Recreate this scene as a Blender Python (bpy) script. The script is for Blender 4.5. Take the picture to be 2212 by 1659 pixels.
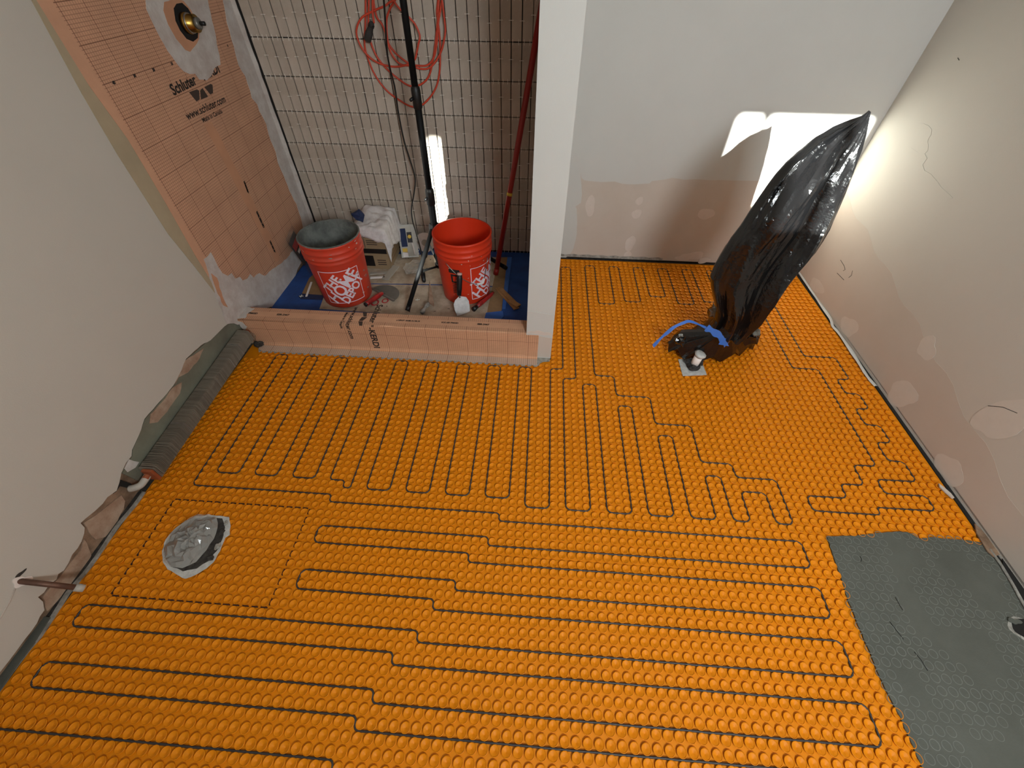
import bpy, bmesh, math, random
import numpy as np
from mathutils import Vector, Matrix, noise
from mathutils.geometry import tessellate_polygon

for o in list(bpy.data.objects): bpy.data.objects.remove(o)
S = bpy.context.scene
COL = S.collection
rnd = random.Random(7)

# ------------------------------------------------------------------ camera
W, H = 2212, 1659
FPX = 902.27
U = 0.0305                                   # stud pitch of the floor membrane in metres
PITCH, ROLL, YAW = 0.7433, 0.0086, 0.0616
CAMP = np.array([-32.224, -21.4853, 47.6451]) * U
def _rot():
    ca, sa = math.cos(PITCH), math.sin(PITCH); cc, sc = math.cos(YAW), math.sin(YAW); cb, sb = math.cos(ROLL), math.sin(ROLL)
    return np.array([[cc,-sc,0],[sc,cc,0],[0,0,1]]) @ np.array([[1,0,0],[0,ca,-sa],[0,sa,ca]]) @ np.array([[cb,-sb,0],[sb,cb,0],[0,0,1]])
RM = _rot()
cam = bpy.data.cameras.new('camera'); camo = bpy.data.objects.new('camera', cam); COL.objects.link(camo)
m4 = Matrix([list(RM[i]) + [CAMP[i]] for i in range(3)] + [[0,0,0,1]])
camo.matrix_world = m4
cam.sensor_fit = 'HORIZONTAL'; cam.sensor_width = 36; cam.lens = FPX / W * 36; cam.clip_start = 0.02
S.camera = camo

# ------------------------------------------------------------------ light
S.view_settings.view_transform = 'Standard'; S.view_settings.look = 'None'
S.view_settings.gamma = 1; S.view_settings.use_curve_mapping = False
S.view_settings.exposure = 0.16
world = bpy.data.worlds.new('world'); S.world = world; world.use_nodes = True
wn = world.node_tree.nodes; wl = world.node_tree.links
bg = wn['Background']; bg.inputs['Color'].default_value = (0.72, 0.84, 1.0, 1); bg.inputs['Strength'].default_value = 1.6
SUND = Vector((0.115, 1.0, -0.325))
sl = bpy.data.lights.new('sun', 'SUN'); sl.energy = 40; sl.angle = 0.012; sl.color = (0.96, 1.0, 0.95)
so = bpy.data.objects.new('sun', sl); COL.objects.link(so); so.rotation_euler = SUND.to_track_quat('-Z', 'Y').to_euler(); so.location = (0, -4, 4)
YR = -1.75                                    # rear wall, behind the camera
def area(name, loc, d, sx, sy, power, color):
    l = bpy.data.lights.new(name, 'AREA'); l.shape = 'RECTANGLE'; l.size = sx; l.size_y = sy; l.energy = power; l.color = color
    o = bpy.data.objects.new(name, l); COL.objects.link(o); o.location = loc; o.rotation_euler = Vector(d).to_track_quat('-Z', 'Z').to_euler()
area('daylight_window', (-0.08, YR + 0.03, 1.77), (0.05, 1, -0.25), 0.66, 0.46, 46, (0.88, 0.96, 1.0))

# ------------------------------------------------------------------ pixel helpers
def ray(x, y): return RM @ np.array([(x - W/2)/FPX, -(y - H/2)/FPX, -1.0])
def F(x, y, z=0.0):
    d = ray(x, y); return CAMP + (z - CAMP[2]) / d[2] * d
def PX(x, y, X):
    d = ray(x, y); return CAMP + (X - CAMP[0]) / d[0] * d
def PY(x, y, Y):
    d = ray(x, y); return CAMP + (Y - CAMP[1]) / d[1] * d

# ------------------------------------------------------------------ materials
def lin(c):
    return tuple(((v/255)/12.92 if v/255 <= 0.04045 else ((v/255+0.055)/1.055)**2.4) for v in c)
MATS = {}
def mat(name, rgb, rough=0.6, metal=0.0, var=0.0, vscale=6.0, rgb2=None, bump=0.0, bscale=200.0, trans=0.0, alpha=1.0, spec=0.5, objvar=0.0, coat=0.0, sss=0.0):
    m = bpy.data.materials.new(name); m.use_nodes = True; n = m.node_tree.nodes; l = m.node_tree.links
    b = n['Principled BSDF']; c = lin(rgb)
    b.inputs['Base Color'].default_value = (*c, 1); b.inputs['Roughness'].default_value = rough; b.inputs['Metallic'].default_value = metal
    b.inputs['Specular IOR Level'].default_value = spec; b.inputs['Coat Weight'].default_value = coat
    if trans: b.inputs['Transmission Weight'].default_value = trans
    if alpha < 1: b.inputs['Alpha'].default_value = alpha
    tc = n.new('ShaderNodeTexCoord')
    src = None
    if var > 0 or rgb2:
        nz = n.new('ShaderNodeTexNoise'); nz.inputs['Scale'].default_value = vscale; nz.inputs['Detail'].default_value = 6; nz.inputs['Roughness'].default_value = 0.65
        l.new(tc.outputs['Object'], nz.inputs['Vector'])
        rp = n.new('ShaderNodeValToRGB'); rp.color_ramp.elements[0].position = 0.35; rp.color_ramp.elements[1].position = 0.65
        c2 = lin(rgb2) if rgb2 else tuple(v*(1-var) for v in c)
        rp.color_ramp.elements[0].color = (*c2, 1); rp.color_ramp.elements[1].color = (*c, 1)
        l.new(nz.outputs['Fac'], rp.inputs['Fac']); src = rp.outputs['Color']
    if objvar > 0:
        oi = n.new('ShaderNodeObjectInfo'); mx = n.new('ShaderNodeHueSaturation')
        mr = n.new('ShaderNodeMapRange'); mr.inputs['To Min'].default_value = 1-objvar; mr.inputs['To Max'].default_value = 1+objvar
        l.new(oi.outputs['Random'], mr.inputs['Value']); l.new(mr.outputs['Result'], mx.inputs['Value'])
        if src: l.new(src, mx.inputs['Color'])
        else: mx.inputs['Color'].default_value = (*c, 1)
        src = mx.outputs['Color']
    if src: l.new(src, b.inputs['Base Color'])
    if bump > 0:
        nb = n.new('ShaderNodeTexNoise'); nb.inputs['Scale'].default_value = bscale; nb.inputs['Detail'].default_value = 4
        l.new(tc.outputs['Object'], nb.inputs['Vector'])
        bp = n.new('ShaderNodeBump'); bp.inputs['Strength'].default_value = bump; bp.inputs['Distance'].default_value = 0.002
        l.new(nb.outputs['Fac'], bp.inputs['Height']); l.new(bp.outputs['Normal'], b.inputs['Normal'])
    MATS[name] = m; return m

def kerdi_mat(name, a, bx, plain=None, base=(212, 162, 130), line=(112, 70, 50)):
    """pink fleece membrane with a printed centimetre grid on object axes a and bx; plain = (axis, lo, hi) bands without print"""
    m = mat(name, base, 0.8, var=0.12, vscale=9, bump=0.25, bscale=600)
    n = m.node_tree.nodes; l = m.node_tree.links; b = n['Principled BSDF']
    src = b.inputs['Base Color'].links[0].from_socket
    tc = n.new('ShaderNodeTexCoord'); sp = n.new('ShaderNodeSeparateXYZ'); l.new(tc.outputs['Object'], sp.inputs[0])
    def M(op, x, y=None, clamp=False):
        k = n.new('ShaderNodeMath'); k.operation = op; k.use_clamp = clamp
        for i, v in enumerate((x, y)):
            if v is None: continue
            if isinstance(v, (int, float)): k.inputs[i].default_value = v
            else: l.new(v, k.inputs[i])
        return k.outputs[0]
    def lines(ax, pitch, w):
        v = M('ADD', sp.outputs[ax], 50.0)
        f = M('FRACT', M('DIVIDE', v, pitch))
        return M('LESS_THAN', f, w / pitch)
    fine = M('MAXIMUM', lines(a, 0.01, 0.0019), lines(bx, 0.01, 0.0019))
    maj = M('MAXIMUM', lines(a, 0.1, 0.003), lines(bx, 0.1, 0.003))
    g = M('ADD', M('MULTIPLY', fine, 0.5), M('MULTIPLY', maj, 0.4), True)
    for (ax, lo, hi) in (plain or []):
        ins = M('MULTIPLY', M('GREATER_THAN', sp.outputs[ax], lo), M('LESS_THAN', sp.outputs[ax], hi))
        g = M('MULTIPLY', g, M('SUBTRACT', 1.0, ins))
    mx = n.new('ShaderNodeMix'); mx.data_type = 'RGBA'
    l.new(g, mx.inputs[0]); l.new(src, mx.inputs[6]); mx.inputs[7].default_value = (*lin(line), 1)
    l.new(mx.outputs[2], b.inputs['Base Color'])
    return m

mat('membrane', (221, 131, 11), 0.5, var=0.06, vscale=3, spec=0.18)
mat('cable', (52, 47, 46), 0.5)
mat('paint', (196, 190, 179), 0.75, var=0.03, vscale=2.5, bump=0.12, bscale=260)
mat('primer', (196, 194, 188), 0.72, var=0.04, vscale=3, bump=0.1, bscale=300)
mat('bare_pale', (195, 185, 173), 0.8, rgb2=(190, 179, 166), vscale=2.2, bump=0.08, bscale=300)
mat('bare', (195, 183, 171), 0.85, rgb2=(187, 173, 159), vscale=2.2, bump=0.08, bscale=300)
mat('mud', (206, 193, 182), 0.85, var=0.06, vscale=30, bump=0.3, bscale=90)
mat('mud_pale', (205, 197, 186), 0.85, var=0.04, vscale=30)
mat('mudwhite', (206, 200, 194), 0.85, rgb2=(184, 172, 164), vscale=14, bump=0.4, bscale=120)
mat('mudtan', (176, 160, 132), 0.85, var=0.1, vscale=8)
mat('greenboard', (124, 124, 106), 0.9, rgb2=(102, 98, 84), vscale=5, bump=0.2, bscale=150)
mat('tornpaper', (150, 122, 98), 0.95, rgb2=(96, 74, 56), vscale=14, bump=0.8, bscale=60)
mat('tornlight', (178, 154, 132), 0.95, rgb2=(150, 120, 98), vscale=20, bump=0.6, bscale=80)
mat('dark', (22, 19, 16), 0.95)
mat('gap', (34, 30, 27), 0.95, rgb2=(70, 64, 58), vscale=60)
mat('thinset', (86, 87, 79), 0.9, rgb2=(77, 78, 70), vscale=5, bump=0.35, bscale=180)
mat('thinsetring', (112, 113, 106), 0.9, var=0.2, vscale=20)
mat('thinsetlight', (168, 164, 155), 0.9, rgb2=(120, 116, 108), vscale=40, bump=0.6, bscale=120)
mat('tile', (188, 177, 163), 0.45, rgb2=(166, 153, 138), vscale=7, objvar=0.07, bump=0.05, bscale=60)
mat('spacer', (226, 224, 216), 0.6)
kerdi_mat('kerdi_wall', 1, 2, plain=[(1, 0.5, 0.893)])
kerdi_mat('kerdi_strip', 1, 2, plain=[(1, -5, 5)], base=(204, 150, 116))
kerdi_mat('kerdi_front', 0, 2, base=(212, 160, 124))
kerdi_mat('kerdi_top', 0, 1, plain=[(1, 0.898, 0.936)], base=(212, 162, 128))
kerdi_mat('kerdi_flange', 0, 1, base=(206, 178, 156))
mat('ink', (34, 27, 24), 0.8)
mat('inkgrey', (66, 52, 44), 0.8)
mat('bucket', (226, 58, 26), 0.42, var=0.1, vscale=5, spec=0.5)
mat('bucketdirty', (214, 56, 30), 0.5, rgb2=(196, 66, 44), vscale=12)
mat('mortar', (122, 124, 118), 0.95, rgb2=(84, 86, 82), vscale=18, bump=0.6, bscale=60)
mat('splash', (206, 176, 164), 0.9)
mat('white', (232, 226, 222), 0.6)
mat('logo', (232, 214, 222), 0.6)
mat('wire', (150, 146, 140), 0.35, metal=1.0)
mat('black', (20, 20, 20), 0.45)
mat('blackpaint', (17, 17, 17), 0.6, var=0.3, vscale=20, spec=0.2)
mat('orangecord', (198, 66, 40), 0.5)
mat('redpole', (150, 26, 18), 0.4, var=0.15, vscale=15)
mat('steel', (170, 168, 162), 0.32, metal=0.9, var=0.2, vscale=12)
mat('dullsteel', (128, 126, 120), 0.5, metal=0.5, rgb2=(112, 110, 104), vscale=9)
mat('brass', (176, 140, 70), 0.3, metal=1.0, var=0.3, vscale=20)
mat('plasticred', (176, 36, 34), 0.4, rgb2=(120, 30, 30), vscale=40)
mat('cardboard', (150, 128, 98), 0.9, var=0.12, vscale=10)
mat('kraft', (152, 120, 82), 0.9, rgb2=(132, 104, 72), vscale=12)
mat('board', (192, 178, 158), 0.85, rgb2=(150, 134, 114), vscale=11, bump=0.2, bscale=80)
mat('bluetape', (34, 78, 150), 0.7, rgb2=(28, 62, 122), vscale=10, bump=0.2, bscale=90)
mat('brightblue', (58, 108, 190), 0.6, var=0.15, vscale=25)
mat('navy', (30, 44, 82), 0.8, var=0.3, vscale=30)
mat('rag', (220, 216, 214), 0.95, rgb2=(196, 190, 188), vscale=30, bump=0.8, bscale=140)
mat('clearplastic', (226, 222, 216), 0.08, trans=0.85, alpha=0.22)
mat('haze', (226, 222, 214), 0.12, trans=0.4, alpha=0.55)
mat('bag', (13, 13, 14), 0.17, spec=0.75, bump=0.9, bscale=70)
mat('bagin', (96, 92, 84), 0.25, spec=0.6)
mat('fin', (150, 138, 122), 0.55, metal=0.2, objvar=0.2)
mat('finbright', (190, 182, 172), 0.4, metal=0.6)
mat('copper', (176, 98, 62), 0.5, metal=0.4, var=0.2, vscale=20)
mat('agedcopper', (122, 88, 72), 0.55, metal=0.5, rgb2=(98, 72, 60), vscale=30)
mat('pipewhite', (188, 180, 168), 0.6, var=0.15, vscale=30)
mat('pvc', (236, 226, 218), 0.4)
mat('rubber', (50, 48, 46), 0.8, var=0.2, vscale=40)
mat('ducttape', (206, 204, 198), 0.45, rgb2=(176, 174, 170), vscale=60, bump=0.6, bscale=120)
mat('wood', (176, 134, 88), 0.8, rgb2=(150, 108, 66), vscale=20)
mat('greytile', (172, 166, 154), 0.5)
mat('yellow', (214, 176, 60), 0.6)
mat('label', (40, 36, 40), 0.6)
mat('labelred', (170, 40, 44), 0.6)
mat('ceilwhite', (236, 234, 230), 0.8)
mat('marker', (52, 22, 14), 0.8)
mat('glow', (255, 250, 240), 0.5)

# ------------------------------------------------------------------ mesh helpers
def link(name, me, m, parent=None, smooth=False):
    o = bpy.data.objects.new(name, me); COL.objects.link(o)
    if m is not None: me.materials.clear(); me.materials.append(MATS[m])
    if smooth:
        me.polygons.foreach_set('use_smooth', [True]*len(me.polygons))
    if parent is not None: o.parent = parent; o.matrix_parent_inverse = Matrix.Identity(4) if not any(parent.location) and not any(parent.rotation_euler) else parent.matrix_basis.inverted()
    return o
def mesh(name, v, f):
    me = bpy.data.meshes.new(name); me.from_pydata([tuple(map(float, p)) for p in v], [], f); me.update(); return me
def tag(o, label, cat, group=None):
    o['label'] = label; o['category'] = cat
    if group: o['group'] = group
    return o
def struct(o): o['kind'] = 'structure'; return o
def thing(name, label, cat, loc=(0,0,0), group=None):
    o = bpy.data.objects.new(name, None); COL.objects.link(o); o.location = tuple(float(v) for v in loc); o.empty_display_size = 0.05
    return tag(o, label, cat, group)
def finish(me, recalc=True):
    bm = bmesh.new(); bm.from_mesh(me)
    if recalc: bmesh.ops.recalc_face_normals(bm, faces=bm.faces)
    bm.to_mesh(me); bm.free(); me.update(); return me
def boxv(x0, x1, y0, y1, z0, z1):
    v = [(x0,y0,z0),(x1,y0,z0),(x1,y1,z0),(x0,y1,z0),(x0,y0,z1),(x1,y0,z1),(x1,y1,z1),(x0,y1,z1)]
    f = [(0,3,2,1),(4,5,6,7),(0,1,5,4),(1,2,6,5),(2,3,7,6),(3,0,4,7)]
    return v, f
def box(name, x0, x1, y0, y1, z0, z1, m, parent=None, bevel=0.0):
    v, f = boxv(x0, x1, y0, y1, z0, z1); me = mesh(name, v, f)
    if bevel:
        bm = bmesh.new(); bm.from_mesh(me); bmesh.ops.bevel(bm, geom=bm.edges[:], offset=bevel, segments=2, affect='EDGES'); bm.to_mesh(me); bm.free()
    return link(name, me, m, parent)
def boxes(name, lst, m, parent=None):
    V, Fc = [], []
    for b in lst:
        v, f = boxv(*b); k = len(V); V += v; Fc += [tuple(i + k for i in q) for q in f]
    return link(name, mesh(name, V, Fc), m, parent)
def obox(name, c, ex, ey, ez, m, parent=None, bevel=0.0):
    """oriented box: centre c, half-extent vectors ex, ey, ez"""
    c, ex, ey, ez = (np.array(q, float) for q in (c, ex, ey, ez))
    v = [c + a*ex + b*ey + d*ez for d in (-1, 1) for (a, b) in ((-1,-1),(1,-1),(1,1),(-1,1))]
    f = [(0,3,2,1),(4,5,6,7),(0,1,5,4),(1,2,6,5),(2,3,7,6),(3,0,4,7)]
    me = finish(mesh(name, v, f))
    if bevel:
        bm = bmesh.new(); bm.from_mesh(me); bmesh.ops.bevel(bm, geom=bm.edges[:], offset=bevel, segments=2, affect='EDGES'); bm.to_mesh(me); bm.free()
    return link(name, me, m, parent)
def plate_mesh(name, loops, fn, t):
    """flat polygon (with holes) of 2D loops; fn(u, v, h) -> 3D point; thickness t"""
    tri = tessellate_polygon([[Vector((p[0], p[1], 0)) for p in L] for L in loops])
    pts = [p for L in loops for p in L]; n = len(pts)
    V = [fn(p[0], p[1], t) for p in pts] + [fn(p[0], p[1], 0) for p in pts]
    Fc = [tuple(q) for q in tri] + [tuple(i + n for i in reversed(q)) for q in tri]
    k = 0
    for L in loops:
        m = len(L)
        for i in range(m):
            a, b = k + i, k + (i+1) % m; Fc.append((a, b, b + n, a + n))
        k += m
    return finish(mesh(name, V, Fc))
def jag(poly, amp, step, seed=0, close=True):
    r = random.Random(seed); out = []; n = len(poly)
    for i in range(n if close else n-1):
        a, b = np.array(poly[i], float), np.array(poly[(i+1) % n], float); d = b - a; L = np.linalg.norm(d)
        if L < 1e-9: continue
        k = max(1, int(L/step)); nn = np.array([-d[1], d[0]])/L
        for j in range(k):
            p = a + d*j/k
            if j: p = p + nn*r.uniform(-amp, amp)
            out.append((p[0], p[1]))
    return out
def onx(X, sgn=1): return lambda u, v, h: (X + sgn*h, u, v)         # plate on a wall x = X (u = y, v = z)
def ony(Y, sgn=-1): return lambda u, v, h: (u, Y + sgn*h, v)         # plate on a wall y = Y (u = x, v = z)
def onz(Z): return lambda u, v, h: (u, v, Z + h)
def pxX(pts, X): return [tuple(PX(*p, X)[1:]) for p in pts]
def pxY(pts, Y): return [(PY(*p, Y)[0], PY(*p, Y)[2]) for p in pts]
def pxZ(pts, Z): return [tuple(F(*p, Z)[:2]) for p in pts]
def plate(name, poly, fn, t, m, parent=None, holes=()):
    return link(name, plate_mesh(name, [poly] + list(holes), fn, t), m, parent)
def tube_mesh(name, pts, r, seg=10, closed=False, caps=True):
    P = [np.array(p, float) for p in pts]; n = len(P)
    R = r if hasattr(r, '__len__') else [r]*n
    V, Fc = [], []
    up = None
    for i in range(n):
        t = (P[(i+1) % n] - P[i-1]) if closed else (P[min(i+1, n-1)] - P[max(i-1, 0)])
        t = t/ (np.linalg.norm(t) + 1e-12)
        if up is None:
            up = np.cross(t, [0,0,1.0]);
            if np.linalg.norm(up) < 0.1: up = np.cross(t, [0,1.0,0])
        up = up - t*np.dot(up, t); up /= np.linalg.norm(up) + 1e-12
        s = np.cross(t, up)
        for j in range(seg):
            a = 2*math.pi*j/seg; V.append(P[i] + R[i]*(math.cos(a)*up + math.sin(a)*s))
    m = n if closed else n-1
    for i in range(m):
        for j in range(seg):
            a, b = i*seg + j, i*seg + (j+1) % seg; c, d = ((i+1) % n)*seg + (j+1) % seg, ((i+1) % n)*seg + j
            Fc.append((a, b, c, d))
    if caps and not closed:
        Fc.append(tuple(range(seg-1, -1, -1))); Fc.append(tuple((n-1)*seg + j for j in range(seg)))
    return mesh(name, V, Fc)
def tube(name, pts, r, m, parent=None, seg=10, closed=False):
    return link(name, tube_mesh(name, pts, r, seg, closed), m, parent, True)
def smooth_path(pts, k=8):
    P = [np.array(p, float) for p in pts]; P = [2*P[0]-P[1]] + P + [2*P[-1]-P[-2]]; out = []
    for i in range(1, len(P)-2):
        a, b, c, d = P[i-1:i+3]
        for j in range(k):
            t = j/k; out.append(0.5*((2*b) + (c-a)*t + (2*a-5*b+4*c-d)*t*t + (3*b-a-3*c+d)*t**3))
    out.append(P[-2]); return out
def lathe_mesh(name, prof, seg=32, loc=(0,0,0), closed=False):
    V, Fc = [], []; n = len(prof)
    for j in range(seg):
        a = 2*math.pi*j/seg
        for (r, z) in prof: V.append((loc[0] + r*math.cos(a), loc[1] + r*math.sin(a), loc[2] + z))
    for j in range(seg):
        for i in range(n-1 if not closed else n):
            k = (i+1) % n
            Fc.append((j*n + i, ((j+1) % seg)*n + i, ((j+1) % seg)*n + k, j*n + k))
    return finish(mesh(name, V, Fc))
def lathe(name, prof, m, parent=None, seg=32, loc=(0,0,0)):
    return link(name, lathe_mesh(name, prof, seg, loc), m, parent, True)
DG = None
def text_mesh(txt, size, off=0.0, xs=1.0):
    c = bpy.data.curves.new('t', 'FONT'); c.body = txt; c.size = size; c.align_x = 'CENTER'; c.align_y = 'CENTER'; c.offset = off; c.resolution_u = 3
    o = bpy.data.objects.new('t', c); COL.objects.link(o)
    dg = bpy.context.evaluated_depsgraph_get(); dg.update()
    me = bpy.data.meshes.new_from_object(o.evaluated_get(dg)); bpy.data.objects.remove(o); bpy.data.curves.remove(c)
    bm = bmesh.new(); bm.from_mesh(me); bmesh.ops.triangulate(bm, faces=bm.faces); bm.to_mesh(me); bm.free()
    return me
def map_mesh(me, fn, sub=0):
    if sub:
        bm = bmesh.new(); bm.from_mesh(me); bmesh.ops.subdivide_edges(bm, edges=bm.edges[:], cuts=sub, use_grid_fill=True); bmesh.ops.triangulate(bm, faces=bm.faces); bm.to_mesh(me); bm.free()
    for v in me.vertices: v.co = fn(v.co.x, v.co.y)
    me.update(); return me
def lettering(txt, size, fn, m, parent, off=0.0, sub=0, name='lettering'):
    return link(name, map_mesh(text_mesh(txt, size, off), fn, sub), m, parent)

# ================================================================== room shell
XL, XR, YB = -2.43, 0.685, 1.82
ZF = -0.004                                  # base level of the floor membrane
XP0, XP1, YP = -1.01, -0.885, 0.865          # the wing wall beside the shower
ZT = 2.42
floor = struct(box('floor', XL - 0.15, XR + 0.2, YR - 0.1, YB + 0.12, -0.08, ZF - 0.0012, 'gap'))
ceiling = struct(box('ceiling', XL - 0.15, XR + 0.2, YR - 0.1, YB + 0.12, ZT, ZT + 0.06, 'ceilwhite'))

# back wall: bare board, a primer coat with a ragged lower edge, mud dabs, and the tiled part in the shower
wall_back = struct(box('wall_back', XL - 0.15, XR + 0.2, YB, YB + 0.1, 0.012, ZT, 'bare'))
box('wall_plate', XL - 0.1, XR + 0.1, YB + 0.012, YB + 0.09, ZF, 0.012, 'dark', wall_back)
edge = [(1660,391),(1600,390),(1540,389),(1500,387),(1478,388),(1452,384),(1425,389),(1408,391),(1403,396),(1370,398),(1345,397),(1328,392),(1300,393),(1275,391),(1262,389),(1256,384),(1254,371),(1256,400),(1257,420),(1255,438),(1243,446),(1246,452),(1246,462),(1247,480),(1246,492),(1246,505),(1243,520),(1238,538),(1230,552),(1222,556)]
pe = pxY(edge, YB)
prim = [(XR + 0.02, 0.535), (0.5, 0.53)] + jag(pe, 0.0015, 0.03, 3, close=False) + [pe[-1], (XP1 - 0.03, pe[-1][1]), (XP1 - 0.03, ZT), (XR + 0.02, ZT)]
plate('primer_coat', prim, ony(YB), 0.0012, 'primer', wall_back)
def blob(cx, cy, rx, ry, seed, n=22, amp=0.18):
    r = random.Random(seed); ph = [r.uniform(0, 6.28) for _ in range(4)]
    return [(cx + rx*math.cos(a)*(1 + amp*(math.sin(2*a+ph[0])*.5 + math.sin(3*a+ph[1])*.35 + math.sin(5*a+ph[2])*.2)),
             cy + ry*math.sin(a)*(1 + amp*(math.sin(2*a+ph[0])*.5 + math.sin(3*a+ph[1])*.35 + math.sin(5*a+ph[2])*.2))) for a in [2*math.pi*i/n for i in range(n)]]
for i, (px, py, rx, ry) in enumerate([(1381,434,0.022,0.022),(1375,462,0.026,0.03),(1361,526,0.03,0.05),(1356,549,0.022,0.022),(1525,462,0.045,0.035),(1275,445,0.028,0.06)]):
    p = PY(px, py, YB); plate('mud_patch', blob(p[0], p[2], rx, ry, i), ony(YB), 0.0014, 'mud', wall_back)
for i, (px, py, rx, ry) in enumerate([(1476,556,0.05,0.022),(1500,552,0.05,0.03),(1520,562,0.035,0.02)]):
    p = PY(px, py, YB); plate('mud_patch', blob(p[0], p[2], rx, ry, 20+i, amp=0.35), ony(YB), 0.0022 + i*0.001, 'mud', wall_back)
# the joint-compound bead lying along the foot of the back wall
br = [(-0.86 + 0.03*i, 0.0085 + 0.0035*math.sin(i*1.7)) for i in range(24)]
plate('grey_strip', [(x, 0.012 + 0.018 + 0.003*math.sin(i*2.1)) for i, (x, z) in enumerate(br)] + [(x, 0.0115) for (x, z) in reversed(br)], ony(YB), 0.0016, 'thinsetlight', wall_back)

# shower: dark backing, tiles, spacers
YT = 1.805
box('backer_board', XL, XP0 + 0.02, YT + 0.006, YB, 0.02, ZT, 'dark', wall_back)
plate('corner_strip', jag([(XL, 0.03), (-2.4045, 0.03), (-2.4045, ZT), (XL, ZT)], 0.002, 0.05, 17), ony(YT + 0.006), 0.004, 'mudwhite', wall_back)
TP, TZ, X0T, Z0T = 0.0496, 0.1513, -2.392, 0.0425
tv, tf = boxv(-TP/2 + 0.0018, TP/2 - 0.0018, 0, 0.008, -TZ/2 + 0.0017, TZ/2 - 0.0017)
tme = mesh('tile', tv, tf)
bm = bmesh.new(); bm.from_mesh(tme); bmesh.ops.bevel(bm, geom=[e for e in bm.edges if all(abs(v.co.y) < 1e-6 for v in e.verts)], offset=0.0012, segments=1, affect='EDGES'); bm.to_mesh(tme); bm.free()
tme.materials.append(MATS['tile'])
NC = int((XP0 - X0T)/TP)
sme_v = mesh('tile_spacer', *boxv(-0.0009, 0.0009, -0.0012, 0.004, -0.011, 0.011)); sme_v.materials.append(MATS['spacer'])
sme_h = mesh('tile_spacer', *boxv(-0.011, 0.011, -0.0012, 0.004, -0.0009, 0.0009)); sme_h.materials.append(MATS['spacer'])
spots = []
for r_ in range(0, 10):
    for c_ in range(-1, NC + 1):
        x = X0T + (c_ + 0.5)*TP; z = Z0T + (r_ + 0.5)*TZ
        if c_ == -1 and x - TP/2 < XL + 0.001: continue
        t = bpy.data.objects.new('tile', tme); COL.objects.link(t); t.location = (x + rnd.uniform(-.0006,.0006), YT + rnd.uniform(-.0008,.0008), z + rnd.uniform(-.0005,.0005)); t.parent = wall_back
        t.rotation_euler = (rnd.uniform(-.004,.004), 0, rnd.uniform(-.006,.006))
        for dx in (-0.3, 0.22): spots.append((sme_v, x + TP*dx + rnd.uniform(-.003,.003), z - TZ/2, 0.12))
        spots.append((sme_h, x + TP/2, z + rnd.uniform(-.012,.02), 0.06))
spots.sort(key=lambda s: (s[1] + 1.6)**2 + (s[2] - 0.6)**2)
rest = []
for k, (me, x, z, tilt) in enumerate(spots):
    rz = rnd.uniform(-tilt, tilt)
    if k < 300:
        s = bpy.data.objects.new('tile_spacer', me); COL.objects.link(s); s.location = (x, YT, z); s.rotation_euler = (0, rz, 0); s.parent = wall_back
    else: rest.append((me, x, z))
rv, rf = [], []
for me, x, z in rest:
    k = len(rv); rv += [(v.co.x + x, v.co.y + YT, v.co.z + z) for v in me.vertices]; rf += [tuple(i + k for i in p.vertices) for p in me.polygons]
o = link('tile_spacers', mesh('tile_spacers', rv, rf), 'spacer', wall_back); o['kind'] = 'stuff'

# wing wall between shower and bath
wall_partition = struct(box('wall_partition', XP0, XP1, YP, YB + 0.02, 0.0, ZT, 'primer'))
plate('bare_foot', jag([(XP0 + 0.0, 0.155), (XP1 - 0.002, 0.135), (XP1 - 0.002, 0.008), (XP1 - 0.066, 0.008), (XP1 - 0.066, 0.150)], 0.003, 0.02, 4), ony(YP), 0.0012, 'bare', wall_partition)
plate('paint_ridge', jag([(XP0, 0.29), (XP1 - 0.004, 0.27), (XP1 - 0.006, 0.262), (XP0 + 0.04, 0.276), (XP0, 0.284)], 0.003, 0.02, 5), ony(YP), 0.0022, 'primer', wall_partition)
plate('mud_patch', jag([(XP0 + 0.004, 0.158), (XP1 - 0.005, 0.152), (XP1 - 0.008, 0.166), (XP0 + 0.05, 0.178), (XP0 + 0.004, 0.168)], 0.004, 0.015, 6), ony(YP), 0.0018, 'mud', wall_partition)

# right wall
wall_right = struct(box('wall_right', XR, XR + 0.1, YR - 0.1, YB + 0.02, 0.0, ZT, 'paint'))
wr_edge = [(1700, 540), (1760, 545), (1850, 500), (1960, 470), (2050, 520), (2130, 560), (2212, 620)]
for i, (px, py, rx, ry) in enumerate([(1772,618,0.07,0.035),(1842,706,0.06,0.05),(1958,852,0.07,0.06),(2010,752,0.045,0.045),(2172,905,0.06,0.1),(2062,1015,0.06,0.05),(1980,300,0.1,0.05)]):
    p = PX(px, py, XR); plate('mud_patch', blob(p[1], p[2], rx, ry, 40+i, amp=0.3), onx(XR, -1), 0.0008, 'mud_pale' if i < 6 else 'paint', wall_right)
rg = pxX([(1968,318),(1985,330),(1998,332),(2003,342),(1994,356),(1998,368),(2012,376),(2026,392),(2034,404),(2050,418),(2060,428),(2052,430),(2030,412),(2012,392),(1988,372),(1990,352),(1980,338),(1966,326)], XR)
plate('mud_ridge', rg, onx(XR, -1), 0.0012, 'paint', wall_right)
low = [(YB, 0.50)] + [(YB - 0.06*i, 0.50 - 0.012*i + 0.012*math.sin(i*1.3)) for i in range(1, 44)]
plate('bare_board', low + [(low[-1][0], 0.018), (YB, 0.018)], onx(XR, -1), 0.0004, 'bare_pale', wall_right)
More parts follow.
